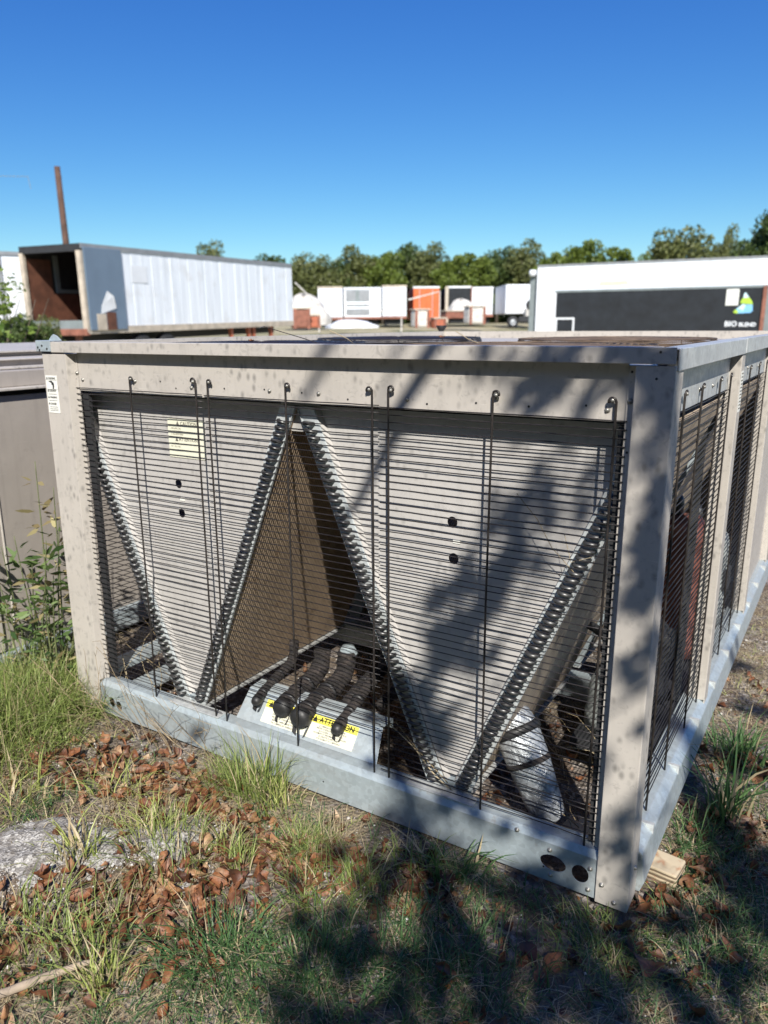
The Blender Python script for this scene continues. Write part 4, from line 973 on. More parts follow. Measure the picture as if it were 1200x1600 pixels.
# shrubs at the left, nearer
a = S((-2-579)/1242*9.5, 9.5); t = thing('leafy_shrub', 'sunlit light green shrub at the left edge in front of the white trailer', 'shrub', (a.x, a.y, 0), .4)
rg = np.random.default_rng(4); n = 620; C_ = rg.normal(size=(n, 3))*[.20, .25, .55]+[0, 0, 1.35]; C_ = C_[(C_[:, 2] > .2) & (C_[:, 2] < 2.2)]
k_ = rg.integers(0, 40, len(C_)); cen = rg.normal(size=(40, 3))*[.16, .16, .42]+[0, 0, 1.30]; C_ = cen[k_]+rg.normal(size=C_.shape)*.07
C_ = C_[C_[:, 2] < 2.2]
link('crown', quads_np('crown', leaf_cards(C_, .09, rg), M['lf_bright']), t)
b = MB()
for k in range(6): b.tube([(0, 0, -.05), (rg.normal()*.08, rg.normal()*.08, .8), (rg.normal()*.2, rg.normal()*.2, 1.8)], [.015, .01, .004], 5)
b.build('stem', M['bark'], t)
for (px, top, wd, d, kind, lb_) in ((30, 478, 90, 20, 'a', 'dark shrub below the left-edge trailer'), (75, 498, 60, 21, 'c', 'small olive shrub at the foot of the trailer\'s open rear'), (-20, 490, 90, 19, 'a', 'dark shrub cut by the left edge')):
    a = S((px-579)/1242*d, d); zt = 1.48+(508-top)/1284*d; zb = float(gz(a.x, a.y))
    t = thing('dark_shrub', lb_, 'shrub', (a.x, a.y, zb), 1.0, 'shrubs beside the trailers'); c = link('crown', CR[kind], t); c.location = (0, 0, (zt-zb)*.5); s_ = wd/1242*d/2*1.2; c.scale = (s_, s_, (zt-zb)*.62)
    tr = link('trunk', trunk_me, t); tr.scale = (.5, .5, .8)

# ------------------------------------------------------------------ the shade tree behind the photographer
shade = thing('shade_tree', 'big-leaved tree behind the camera whose dappled shade falls on the unit', 'tree', (6.6, -6.8, 0))
SV = np.array([0.67, -1.0, 1.02])
FR = [(1.775, 1.351, .019), (1.832, 1.375, .022), (1.866, 1.331, .031), (1.844, 1.276, .022), (1.912, 1.34, .018), (1.99, 1.313, .019), (1.939, 1.399, .015), (2.094, 1.275, .02), (2.113, 1.203, .017), (2.131, 1.402, .017), (2.042, 1.198, .021), (1.962, 1.161, .027), (1.889, 1.186, .022), (1.845, 1.087, .032), (1.797, 1.015, .029), (1.759, 1.111, .016), (1.886, .927, .029), (1.785, .877, .037), (1.694, .915, .02), (1.621, .777, .035), (1.699, .718, .038), (1.603, .661, .032), (1.74, .634, .035), (1.502, .479, .041), (1.546, .368, .052), (1.459, .279, .046), (1.63, .331, .026), (1.392, .367, .023), (2.129, 1.01, .033), (2.106, .929, .036), (2.156, .858, .036), (2.109, .8, .028), (2.178, .766, .021), (2.141, .675, .028), (2.082, .643, .019), (2.018, .882, .023), (1.976, .791, .019), (1.95, .682, .016), (2.169, .314, .023), (2.116, .162, .023), (2.199, .138, .02), (2.003, .35, .034), (1.931, .403, .024), (1.908, .14, .046), (2.001, .096, .038), (1.797, .097, .025), (1.717, .11, .026), (1.504, .207, .027), (1.634, .144, .034), (1.367, .163, .02), (1.864, .304, .021), (.619, .026, .018), (1.70, 1.39, .022), (1.90, 1.38, .024), (2.0, 1.37, .02), (1.79, 1.30, .018), (1.95, 1.29, .02), (2.05, 1.34, .018), (2.12, 1.33, .028), (2.14, 1.26, .024), (2.11, 1.14, .026), (2.15, 1.08, .026), (2.13, .96, .034), (2.15, .90, .034), (2.12, .84, .034), (2.16, .72, .028), (2.13, .62, .022), (2.14, .50, .014), (2.16, .24, .026), (2.12, .20, .026), (2.15, .08, .026), (1.68, .82, .03), (1.76, .78, .03), (1.84, .98, .026), (1.66, .60, .03), (1.58, .56, .03), (1.55, .44, .04), (1.50, .38, .035), (1.92, 1.06, .022), (1.99, 1.10, .02)]
GRD = [(1.529, -.013), (1.577, -.241), (1.719, -.21), (1.815, -.094), (1.853, -.332), (1.779, -.425), (1.788, -.587), (1.916, -.526), (1.936, -.208), (2.035, -.374), (2.066, -.2), (2.15, -.362), (2.142, -.081), (2.204, -.248), (1.98, -.049), (1.64, -.465), (1.671, -.619), (2.27, -.027), (2.323, -.215), (2.356, .183), (2.43, -.021), (2.393, .519), (2.367, .906), (2.243, .924), (2.457, .246), (1.628, -.705), (2.194, 1.755), (2.311, 1.408), (2.396, -.247), (1.628, .048), (1.937, -.076), (1.446, -.167), (1.498, -.428), (2.5, -.3), (2.6, .1), (2.3, -.35), (2.0, -.6), (1.75, -.7), (1.9, -.7), (2.1, -.55)]
rg = np.random.default_rng(21)
leafc = []; leafs = []
for x, z, r in FR:
    t_ = rg.uniform(2.1, 3.4)
    for k in range(3 if r > .03 else 2):
        leafc.append(np.array([x, .03, z])+SV*(t_+rg.uniform(-.3, .3))+rg.normal(size=3)*r*.45); leafs.append(r*3.0)
for x, y in GRD:
    t_ = rg.uniform(3.2, 4.8)
    for k in range(8):
        leafc.append(np.array([x, y, 0])+SV*(t_+rg.uniform(-.5, .5))+rg.normal(size=3)*.05); leafs.append(.085)
# rest of the crown, enlarged to block sky light; sun shadows miss the unit
n = 15000; P = rg.normal(size=(n, 3))*[2.3, 1.7, 1.2]+[5.4, -6.0, 6.0]
hit = P - SV*(P[:, 2:3]/SV[2]); ok = ((hit[:, 1] < -1.25) | (hit[:, 0] > 3.1) | ((hit[:, 0] > 1.9) & (hit[:, 1] < -.72)))
P = P[ok & (P[:, 2] > 2.4)]
C_ = np.concatenate([np.array(leafc), P]); Sz = np.concatenate([np.array(leafs), np.full(len(P), .17)])
n = len(C_); sv = SV/np.linalg.norm(SV)
nrm = rg.normal(size=(n, 3))*.45+sv; nrm /= np.linalg.norm(nrm, axis=1, keepdims=True)
a = np.cross(nrm, rg.normal(size=(n, 3))); a /= np.linalg.norm(a, axis=1, keepdims=True); b_ = np.cross(nrm, a)
s = (Sz*rg.uniform(.8, 1.2, n))[:, None]
OUT = [(-.55, 0), (-.30, .14), (-.42, .42), (-.08, .26), (.12, .58), (.20, .20), (.66, .02), (.22, -.18), (.10, -.55), (-.10, -.24), (-.40, -.44), (-.28, -.12)]
V = np.stack([C_+a*s*p+b_*s*q*rg.uniform(.7, 1.25, (n, 1)) for p, q in OUT], 1)
link('crown', quads_np('crown', V, M['lf_dark'], per=12), shade).location = (-6.6, 6.8, 0)
b = MB(); O = np.array([6.6, -6.8, 0])
def fp(x, z, t_): return np.array([x, .03, z])+SV*t_
b.tube([(6.6, -6.8, -.1), (6.55, -6.75, 1.2), (6.7, -6.6, 2.6), (6.4, -6.3, 4.2), (6.2, -6.3, 6.0)], [.24, .19, .17, .12, .04], 12)
b.tube([(6.65, -6.65, 2.4), fp(2.7, .9, 4.6), fp(2.3, 1.1, 3.6), fp(1.858, 1.60, 3.0)], [.12, .07, .045, .03], 8)
b.tube([fp(1.858, 1.60, 3.0), fp(1.577, 1.409, 2.8), fp(1.438, 1.221, 2.6), fp(1.298, .992, 2.4), fp(1.22, .85, 2.3)], [.030, .024, .020, .014, .006], 7)
b.tube([fp(2.1, 1.5, 3.4), fp(1.5, 1.75, 4.0), fp(1.339, 1.524, 4.0), fp(1.135, 1.259, 3.8)], [.034, .030, .026, .014], 7)
b.tube([fp(1.65, 1.62, 3.1), fp(1.44, 1.36, 3.6), fp(1.38, 1.2, 3.5)], [.012, .010, .004], 6)
b.tube([(6.7, -6.6, 2.6), (5.4, -5.2, 4.2), (4.4, -4.4, 4.8)], [.1, .06, .03], 7)
b.tube([(6.5, -6.4, 3.6), (7.6, -6.9, 5.0), (8.2, -7.0, 6.1)], [.08, .05, .02], 7)
tw_ = np.random.default_rng(3)
for (x, z, r) in FR[::2]:
    t_ = tw_.uniform(2.2, 3.3); e = fp(x, z, t_); dd = np.array([.8, -.2, 1.0])*tw_.uniform(.12, .45)+tw_.normal(size=3)*.08
    b.tube([tuple(e-dd*.3), tuple(e+dd*.3+tw_.normal(size=3)*.02), tuple(e+dd)], [.0015, .003, .0055], 5)
o = b.build('limb', M['bark'], shade, smooth=True); o.location = (-6.6, 6.8, 0)

for k, (x, y, hh, rw) in enumerate([(-7, -11.5, 7.5, 3.2), (-2.5, -13, 8.5, 3.6), (2.0, -12.5, 7.6, 3.3), (6.5, -13.5, 9, 3.8), (10.5, -11.5, 9, 3.6), (13.5, -7.5, 8.5, 3.4), (14.5, -3, 7.5, 3.0), (-11.5, -9.5, 7.5, 3.2), (9.0, -7.8, 6.5, 2.4)]):  # unseen trees added behind the camera to hold back sky light
    t = thing('broadleaf_tree', 'unseen tree in the row added behind the photographer to block sky light, '+['third from the west end', 'fourth from the west end', 'fifth from the west end', 'sixth from the west end', 'at its east bend', 'second on the east arm', 'last on the east arm', 'at its west end', 'short one behind the shade tree'][k], 'tree', (x, y, -.05), k*1.1, 'row of trees added behind the photographer')
    c = link('crown', CR['a' if k % 2 else 'b'], t); c.location = (0, 0, hh*.55); c.scale = (rw, rw, hh*.47)
    tr = link('trunk', trunk_me, t); tr.scale = (hh*.5, hh*.5, hh*.6)

# ------------------------------------------------------------------ ground cover near the unit
def blades(P, h, lean, w_, rg, seg=3, droop=.5):
    # P (n,2|3) roots; returns (n*seg quads)
    n = len(P); root = np.column_stack([P[:, 0], P[:, 1], gz(P[:, 0], P[:, 1])-.004]) if P.shape[1] == 2 else P
    a = rg.uniform(0, 2*PI, n); dirv = np.column_stack([np.cos(a), np.sin(a), np.zeros(n)]) if lean.ndim == 1 else lean
    ln = lean if lean.ndim == 1 else np.linalg.norm(lean, axis=1)
    dirv = dirv/(np.linalg.norm(dirv, axis=1, keepdims=True)+1e-9)
    side = np.cross(dirv, [0, 0, 1]); tw = rg.uniform(-.9, .9, n)[:, None]; side = side*np.cos(tw)+dirv*np.sin(tw)
    out = []; prevc = None
    for i in range(seg+1):
        t_ = i/seg
        c = root + dirv*(ln*h*(t_**1.6))[:, None] + np.array([0, 0, 1.])*(h*(t_-droop*ln*t_**2.4))[:, None]
        ww = (w_*(1-t_**1.7)*.5+.0002)[:, None] if not np.isscalar(w_) else w_*(1-t_**1.7)*.5+.0002
        l_, r_ = c-side*ww, c+side*ww
        if prevc is not None: out.append(np.stack([prevc[0], prevc[1], r_, l_], 1))
        prevc = (l_, r_)
    # one island per blade: interleave and weld
    V = np.stack(out, 1)          # n, seg, 4, 3
    return V
def blade_mesh(name, V, mat):
    n, seg = V.shape[:2]
    L_ = np.concatenate([V[:, :1, 0], V[:, :, 3]], 1); R_ = np.concatenate([V[:, :1, 1], V[:, :, 2]], 1)   # n, seg+1, 3
    vv = np.stack([L_, R_], 2).reshape(n, (seg+1)*2, 3)
    me = bpy.data.meshes.new(name); me.vertices.add(n*(seg+1)*2); me.vertices.foreach_set('co', vv.reshape(-1).astype(np.float32))
    base = (np.arange(n)*(seg+1)*2)[:, None, None]; q = np.array([[2*i, 2*i+1, 2*i+3, 2*i+2] for i in range(seg)])[None]
    idx = (base+q).reshape(-1).astype(np.int32); nf = n*seg
    me.loops.add(nf*4); me.loops.foreach_set('vertex_index', idx); me.polygons.add(nf)
    me.polygons.foreach_set('loop_start', np.arange(0, nf*4, 4, dtype=np.int32)); me.polygons.foreach_set('loop_total', np.full(nf, 4, np.int32))
    me.materials.append(mat); me.update(calc_edges=True); return me
def outside(P, pad=.01):
    return ~((P[:, 0] > -.0-pad) & (P[:, 0] < W+.02+pad) & (P[:, 1] > -pad) & (P[:, 1] < L+pad))
def tuft(name, x, y, n, h, r, lean, w_, mat, label, cat='grass tuft', seed=0, group=None):
    rg = np.random.default_rng(abs(seed*991+int(x*100)*31+int(y*1000))+77)
    o2 = np.clip(rg.normal(size=(n, 2)), -1.9, 1.9)*r; P = o2+[x, y]
    P[:, 1] = np.where((P[:, 0] > -.03) & (P[:, 0] < W+.02) & (P[:, 1] > -.012) & (y < 0), -.012-rg.uniform(0, .02, n), P[:, 1])
    hh = h*rg.uniform(.30, 1.12, n)**1.0
    d = np.column_stack([o2/(r+1e-6)+rg.normal(size=(n, 2))*1.1, np.zeros(n)]); d = d/(np.linalg.norm(d, axis=1, keepdims=True)+1e-9)*(lean*rg.uniform(.2, 1.9, n))[:, None]
    V = blades(P, hh, d, w_*rg.uniform(.6, 1.2, n), rg, 4, .55)
    V[:, :, :, 1] = np.where((V[..., 1] > -.012) & (V[..., 0] > -.01) & (V[..., 0] < W+.01) & (V[..., 2] < 1.3) & (y < 0), -.012, V[..., 1])
    me = blade_mesh(name, V, mat); me.transform(Matrix.Translation((-x, -y, 0)))
    o = link(name, me); o.location = (x, y, 0); tag(o, label, cat, group); return o
TF = [(1.00, -.075, 150, .26, .050, .45, .0042, 'grass', 'tall bright grass tuft standing against the base rail below the yellow labels'),
      (.90, -.085, 420, .15, .050, .55, .0020, 'grass', 'dense fine-bladed tuft left of the tall tuft on the base rail'),
      (1.08, -.09, 90, .16, .04, .6, .004, 'grass_y', 'yellowish tuft right beside the tall tuft on the base rail'),
      (.87, -.42, 170, .13, .055, .6, .0034, 'grass_y', 'pale yellow-green tuft on the pale rocky slab'),
      (1.01, -.47, 190, .15, .065, .6, .0030, 'grass', 'large ragged tuft in the middle of the leaf litter'),
      (1.10, -.34, 70, .11, .03, .5, .0035, 'grass_y', 'small upright tuft between the leaf piles'),
      (1.18, -.37, 60, .10, .022, .4, .0038, 'grass', 'small narrow tuft just left of the shade edge'),
      (1.37, -.66, 330, .15, .065, .8, .0034, 'grass_d', 'lush dark green spreading tuft at the bottom centre'),
      (1.05, -.80, 150, .14, .06, .6, .0034, 'grass', 'sunlit tuft at the lower left among brown leaves'),
      (1.17, -.86, 110, .12, .03, .5, .0045, 'grass_y', 'yellow tuft with broad blades near the bottom edge'),
      (.90, -.88, 170, .17, .08, .6, .0035, 'grass', 'ragged tuft in the bottom left corner'),
      (.80, -.62, 60, .16, .03, .45, .007, 'grass_y', 'few broad upright blades on the rocky slab\'s lower edge'),
      (.36, -.52, 60, .16, .05, .7, .006, 'grass_y', 'broad-bladed yellow tuft at the left edge below the long grass'),
      (1.30, -.235, 420, .10, .045, .6, .0017, 'grass', 'fine hair-like tuft in front of the base rail\'s middle'),
      (1.36, -.16, 130, .10, .025, .5, .0018, 'straw', 'dry straw-coloured tuft beside the fine hair-like one'),
      (1.72, -.10, 60, .17, .035, .8, .0070, 'grass_d', 'broad dark blades leaning against the base rail near its right holes'),
      (1.62, -.14, 60, .13, .035, .7, .005, 'grass', 'grass tuft left of the broad dark blades'),
      (1.52, -.27, 150, .12, .05, .6, .004, 'grass', 'half-shaded tuft in front of the V\'s right half'),
      (1.45, -.40, 120, .11, .05, .7, .004, 'grass', 'thin tuft at the sun and shade boundary'),
      (2.31, .66, 55, .34, .035, .55, .010, 'grass_d', 'tall broad-bladed weed grass standing at the right side rail'),
      (2.27, .48, 160, .11, .05, .6, .0045, 'grass_d', 'short green tuft beyond the timber block'),
      (2.29, 1.05, 130, .18, .05, .6, .006, 'grass_d', 'green tuft along the right rail, beyond the tall weed grass'),
      (2.37, .02, 240, .09, .07, .7, .0034, 'grass_d', 'low green tuft right of the near corner post'),
      (2.15, -.12, 300, .08, .07, .7, .003, 'grass', 'short grass clump under the near corner post'),
      (2.5, .15, 240, .08, .08, .7, .003, 'grass_d', 'bright green clump at the right edge'),
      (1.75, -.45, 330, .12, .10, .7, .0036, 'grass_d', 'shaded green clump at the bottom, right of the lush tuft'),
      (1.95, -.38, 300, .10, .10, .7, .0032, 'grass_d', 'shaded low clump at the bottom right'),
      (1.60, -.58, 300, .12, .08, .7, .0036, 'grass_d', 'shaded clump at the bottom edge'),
      (.16, -.19, 50, .12, .03, .6, .005, 'grass', 'sparse blades by the left corner post\'s foot'),
      (.60, -.33, 70, .16, .05, .6, .004, 'grass_y', 'flattened yellow blades on the leaf litter near the left'),]
for k, (x, y, n, h, r, ln, w_, mt, lb_) in enumerate(TF): tuft('grass_tuft', x, y, n, h, r, ln, w_, M[mt], lb_, seed=k, group='grass tufts')
# the long grass at the left
for k, (x, y, n, h, lb_) in enumerate([(-.10, -.10, 1200, .27, 'long bright grass heap left of the corner post'), (-.36, -.12, 1100, .30, 'long grass at the left edge before the cabinet'), (.02, -.40, 700, .22, 'long sprawling grass at the left edge, nearest the camera'), (-.2, -.34, 900, .25, 'long matted grass at the left, between the others')]):
    tuft('long_grass', x, y, n, h, .12, .75, .0042, M['grass'], lb_, 'long grass', k+50, 'long grass at the left')
# fine stuff: grass cover, straw, pebbles, litter
rg = np.random.default_rng(5)
n = 52000; P = np.column_stack([rg.uniform(.2, 3.2, n), rg.uniform(-1.2, 1.2, n)])
dens = np.clip(.5+.9*fbm(P[:, 0], P[:, 1], 31, 3, 1.3)+.9*(P[:, 0]-1.75)-.5*(P[:, 1]+.2), 0, 1)*(1-rock_mask(P[:, 0], P[:, 1]))
P = P[(rg.random(n) < dens*.85) & outside(P)]
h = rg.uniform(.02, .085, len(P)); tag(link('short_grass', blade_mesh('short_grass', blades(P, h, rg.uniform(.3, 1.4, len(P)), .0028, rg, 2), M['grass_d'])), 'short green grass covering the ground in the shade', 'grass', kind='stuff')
n = 9000; P = np.column_stack([rg.uniform(.1, 3.2, n), rg.uniform(-1.2, 2.6, n)]); P = P[outside(P)]
h = rg.uniform(.02, .06, len(P)); tag(link('pale_grass', blade_mesh('pale_grass', blades(P, h, rg.uniform(.6, 1.8, len(P)), .0024, rg, 2), M['grass_y'])), 'thin yellowish grass scattered over the dirt', 'grass', kind='stuff')
n = 70000; P = np.column_stack([rg.uniform(-.6, 3.3, n), rg.uniform(-1.2, 3.2, n)])
dens = np.clip(.45+1.2*fbm(P[:, 0], P[:, 1], 41, 3, 1.1), .06, 1)*(1-.8*rock_mask(P[:, 0], P[:, 1])); P = P[(rg.random(n) < dens) & outside(P, -.12)]
n = len(P); a = rg.uniform(0, PI, n)+.5*fbm(P[:, 0], P[:, 1], 3, 2, 1); ln = rg.uniform(.012, .085, n); z = gz(P[:, 0], P[:, 1])+rg.uniform(.001, .013, n)
d = np.column_stack([np.cos(a), np.sin(a), rg.normal(size=n)*.12]); c = np.column_stack([P, z]); sd = np.column_stack([-np.sin(a), np.cos(a), np.zeros(n)])*.0007; bow = np.array([0, 0, 1.])*(ln*.08)[:, None]+sd*rg.normal(size=(n, 1))*9
V = np.stack([np.stack([c-d*ln[:, None]*.5-sd, c-d*ln[:, None]*.5+sd, c+bow+sd, c+bow-sd], 1), np.stack([c+bow-sd, c+bow+sd, c+d*ln[:, None]*.5+sd, c+d*ln[:, None]*.5-sd], 1)], 1)
tag(link('dry_straw', blade_mesh('dry_straw', V, M['straw'])), 'dry straw and dead grass strewn over the dirt', 'straw', kind='stuff')
# pebbles
n = 36000; P = np.column_stack([rg.uniform(-.2, 3.0, n), rg.uniform(-1.2, 2.2, n)])
rk = rock_mask(P[:, 0], P[:, 1]); dens = np.clip(.38+.7*fbm(P[:, 0], P[:, 1], 61, 3, 1.0), .05, .7)+rk*.8; P = P[rg.random(n) < dens]
Q = []
while len(Q) < 9000:
    q = rg.uniform([.0, -1.1], [1.3, -.2], (4000, 2)); q = q[rg.random(4000) < rock_mask(q[:, 0], q[:, 1])]; Q += list(q)
P = np.concatenate([P, np.array(Q)]); n = len(P); s = rg.uniform(.0015, .0048, n)*np.where(rg.random(n) < .06, 1.9, 1)
oc = np.array([[1, 0, 0], [0, 1, 0], [-1, 0, 0], [0, -1, 0], [.1, .1, .8], [0, 0, -.6]], float)
V = oc[None]*s[:, None, None]*rg.uniform(.6, 1.3, (n, 6, 1)); an = rg.uniform(0, 6.3, n); ca, sa = np.cos(an), np.sin(an)
V = np.stack([V[..., 0]*ca[:, None]-V[..., 1]*sa[:, None], V[..., 0]*sa[:, None]+V[..., 1]*ca[:, None], V[..., 2]], -1)+np.column_stack([P, gz(P[:, 0], P[:, 1])+s*.3])[:, None]
me = bpy.data.meshes.new('pebbles'); me.vertices.add(n*6); me.vertices.foreach_set('co', V.reshape(-1).astype(np.float32))
F = np.array([[0, 1, 4], [1, 2, 4], [2, 3, 4], [3, 0, 4], [1, 0, 5], [2, 1, 5], [3, 2, 5], [0, 3, 5]]); idx = ((np.arange(n)*6)[:, None, None]+F[None]).reshape(-1).astype(np.int32)
me.loops.add(len(idx)); me.loops.foreach_set('vertex_index', idx); me.polygons.add(n*8); me.polygons.foreach_set('loop_start', np.arange(0, n*24, 3, dtype=np.int32)); me.polygons.foreach_set('loop_total', np.full(n*8, 3, np.int32))
me.materials.append(M['pebble']); me.update(calc_edges=True)
tag(link('pebbles', me), 'pale gravel and grit lying on the dirt and the slab', 'gravel', kind='stuff')
# brown leaves
def leaf_grid(rg, s):
    nu, nv = 6, 5; u = np.linspace(0, 1, nu); v = np.linspace(-1, 1, nv); U, V_ = np.meshgrid(u, v)
    edge = np.interp(U, [0, .15, .4, .75, 1], [.04, .30, .42, .24, .02])*(1+.30*rg.normal(size=U.shape)*(np.abs(V_) > .9))
    y0 = V_*edge*s; x = (U-.5)*s*(1+.06*rg.normal(size=U.shape))
    R_ = s*rg.uniform(.16, .6); sg = 1 if rg.random() < .75 else -1       # rolled across the midrib
    y = R_*np.sin(y0/R_); z = sg*R_*(1-np.cos(y0/R_)); k2 = rg.uniform(-1.2, 1.8)
    z = z+k2*(x**2)/s+rg.normal(size=U.shape)*s*.03-.02*s*(np.abs(V_) < .1)
    return np.stack([x, y, z], -1).reshape(-1, 3), [(j*nu+i, j*nu+i+1, (j+1)*nu+i+1, (j+1)*nu+i) for j in range(nv-1) for i in range(nu-1)]
def rotm(rg, tilt=.5):
    a, b_, c_ = rg.uniform(0, 6.3), rg.normal()*tilt, rg.normal()*tilt
    return np.array(Matrix.Rotation(a, 3, 'Z') @ Matrix.Rotation(b_, 3, 'X') @ Matrix.Rotation(c_, 3, 'Y'))
rg = np.random.default_rng(8)
PILES = [(.62, -.20, .16, 70), (.80, -.22, .12, 60), (.34, -.22, .18, 60), (.95, -.28, .10, 40), (.20, -.34, .15, 35), (.98, -.58, .14, 80), (1.12, -.45, .12, 60), (1.22, -.28, .10, 60), (1.10, -.62, .12, 60), (1.24, -.72, .10, 30), (.85, -.78, .16, 50),
         (1.35, -.30, .09, 40), (1.68, -.19, .09, 40), (1.58, -.26, .08, 25), (2.26, .14, .07, 40), (2.30, .32, .06, 30), (2.36, .60, .10, 45), (2.36, 1.0, .10, 35), (1.0, -.95, .15, 50), (.7, -.95, .15, 40), (2.28, -.05, .08, 25), (2.5, .4, .15, 30), (1.30, -.52, .08, 25), (.5, -.35, .12, 30), (1.42, -.14, .08, 18), (1.7, -.6, .3, 26), (2.1, -.3, .25, 22), (2.36, 1.6, .12, 25)]
b = MB()
for (x, y, r, n) in PILES:
    for k in range(int(n*1.15)):
        px, py = x+rg.normal()*r, y+rg.normal()*r*.6
        if float(rock_mask(px, py)) > .55 and rg.random() < .85: continue
        if 0 < px < W and py > -.02: py = -.02-rg.uniform(0, .06)
        v, f = leaf_grid(rg, rg.uniform(.020, .060)); b.add(v@rotm(rg, .5).T+[px, py, float(gz(px, py))+rg.uniform(.004, .022)], f)
for k in range(170):      # leaves blown in under the coils
    px, py = rg.uniform(.1, 2.0), rg.uniform(.1, 1.1); v, f = leaf_grid(rg, rg.uniform(.025, .05)); b.add(v@rotm(rg).T+[px, py, float(gz(px, py))+.01], f)
tag(b.build('leaf_litter', M['brown'], smooth=True), 'curled brown leaf litter heaped over the dirt', 'leaf litter', kind='stuff')
BIG = [(.60, -.215, 'long curled brown leaf, leftmost of the big ones on the dirt before the base rail'), (.70, -.25, 'upturned brown leaf between the long grass and the tall tuft on the rail'),
       (.82, -.20, 'big rolled brown leaf just left of the fine-bladed tuft on the base rail'), (.985, -.60, 'largest cupped brown leaf, standing on edge among the lower left tufts'),
       (1.04, -.52, 'crumpled brown leaf above the cupped one at the lower left'), (1.07, -.68, 'broad brown leaf left of the lush dark green tuft'), (1.16, -.50, 'folded brown leaf above the lush dark green tuft'),
       (1.20, -.31, 'big brown leaf right of the tall tuft, at the edge of the shade'), (.93, -.72, 'torn brown leaf beside the broad-bladed yellow tuft'), (1.27, -.80, 'orange-brown leaf at the bottom, below the lush tuft'),
       (1.66, -.22, 'brown leaf near the base rail, left of the broad dark blades'), (2.245, .13, 'bright orange leaf leaning on the timber block\'s front end'), (2.30, .36, 'brown leaf lying right behind the timber block'),
       (2.34, .70, 'brown leaf right of the tall weed grass by the side rail'), (.30, -.25, 'brown leaf under the edge of the long grass at the left'), (1.86, -.42, 'dull brown leaf in the deep shade at the bottom'),
       (2.25, -.12, 'brown leaf on the short grass right of the near corner post'), (2.42, .02, 'brown leaf near the right edge of the view')]
lv = []
for k in range(6):
    v, f = leaf_grid(rg, .066); m_ = MB(); m_.add(v, f); lv.append(m_.mesh('fallen_leaf', M['brown'], True))
for k, (x, y, l_) in enumerate(BIG):
    o = link('fallen_leaf', lv[k % 6]); o.location = (x, y, float(gz(x, y))+.024); o.rotation_euler = (rg.normal()*.4, rg.normal()*.4, rg.uniform(0, 6)); o.scale = (1.0+rg.normal()*.12,)*3
    tag(o, l_, 'leaf', 'large fallen leaves')
n = 9000; P = np.column_stack([rg.uniform(-.2, 2.8, n), rg.uniform(-1.2, 2.0, n)]); dens = np.clip(.35+1.0*fbm(P[:, 0], P[:, 1], 77, 3, 1.2), .05, 1)*(1-.7*rock_mask(P[:, 0], P[:, 1])); P = P[rg.random(n) < dens]
tag(link('leaf_crumbs', quads_np('leaf_crumbs', leaf_cards(np.column_stack([P, gz(P[:, 0], P[:, 1])+rg.uniform(.002, .008, len(P))]), .013, rg, 1.2, .7), M['brown'])), 'crumbled bits of brown leaf mixed into the dirt', 'leaf litter', kind='stuff')
# fallen stick at the bottom left, dry stems at the left corner
b = MB(); z_ = lambda x, y, e=.015: (x, y, float(gz(x, y))+e)
b.tube([z_(.98, -1.08, .03), z_(1.03, -1.0, .033), z_(1.06, -.93, .028), z_(1.11, -.85, .03), z_(1.15, -.80, .02)], [.012, .010, .011, .007, .003], 7)
tag(b.build('dead_stick', plain('bleached_wood', (.34, .27, .20), .8, 0, .3, 30, .4), smooth=True), 'bleached stick lying at the bottom left among brown leaves', 'stick')
t = thing('dry_weed', 'leafless dry weed stalks in front of the left end of the base rail', 'weed', (.3, -.03, 0)); b = MB(); rg = np.random.default_rng(14)
for k in range(20):
    x = rg.uniform(-.2, .55); p = [Vector((x, -.02, -.02))]; d_ = Vector((rg.normal()*.3, -.25+rg.normal()*.1, 1))
    for q in range(5): d_ += Vector((rg.normal()*.35, rg.normal()*.1, -.05)); p.append(p[-1]+d_.normalized()*rg.uniform(.04, .10))
    for v_ in p: v_.y = min(v_.y, -.02)
    b.tube([tuple(v_) for v_ in p], np.linspace(.0016, .0007, len(p)), 5)
    for q in range(2, len(p)):
        e = p[q]+Vector((rg.normal()*.04, -abs(rg.normal())*.02, abs(rg.normal())*.04)); b.tube([tuple(p[q]), tuple(e)], [.0009, .0005], 4)
b.build('stalk', plain('dry_stalk', (.30, .23, .14), .8, 0, .4, 40), t)
b = MB()
for k in range(9):
    x = rg.uniform(.12, .45); y = rg.uniform(.04, .3); p = [Vector((x, y, .0))]; d_ = Vector((rg.normal()*.2, 0, 1))
    for q in range(6): d_ += Vector((rg.normal()*.4, rg.normal()*.25, -.08)); p.append(p[-1]+d_.normalized()*.07)
    b.tube([tuple(v_) for v_ in p], np.linspace(.0018, .0008, 7), 5)
tag(b.build('dry_vine', M['straw'], smooth=True), 'dry vine tangled inside the grille at the lower left corner', 'vine')
b = MB()
for k in range(26):
    x, y = rg.uniform(1.75, 2.05), rg.uniform(.2, .7); p = [Vector((x, y, .0))]; d_ = Vector((rg.normal()*.2, 0, 1))
    for q in range(5): d_ += Vector((rg.normal()*.6, rg.normal()*.5, -.15)); p.append(p[-1]+d_.normalized()*.06)
    b.tube([tuple(v_) for v_ in p], np.linspace(.0016, .0008, 6), 4)
tag(b.build('dry_vine', M['straw'], smooth=True), 'dead tangled twigs inside the unit behind the foil-wrapped pipe', 'vine')
b = MB(); b.tube(smooth_path([(1.42, .05, .30), (1.50, .06, .24), (1.58, .055, .17), (1.68, .05, .125)]), [.002]*19, 5); b.tube([(1.44, .055, .31), (1.52, .06, .23), (1.62, .055, .16)], .0015, 5)
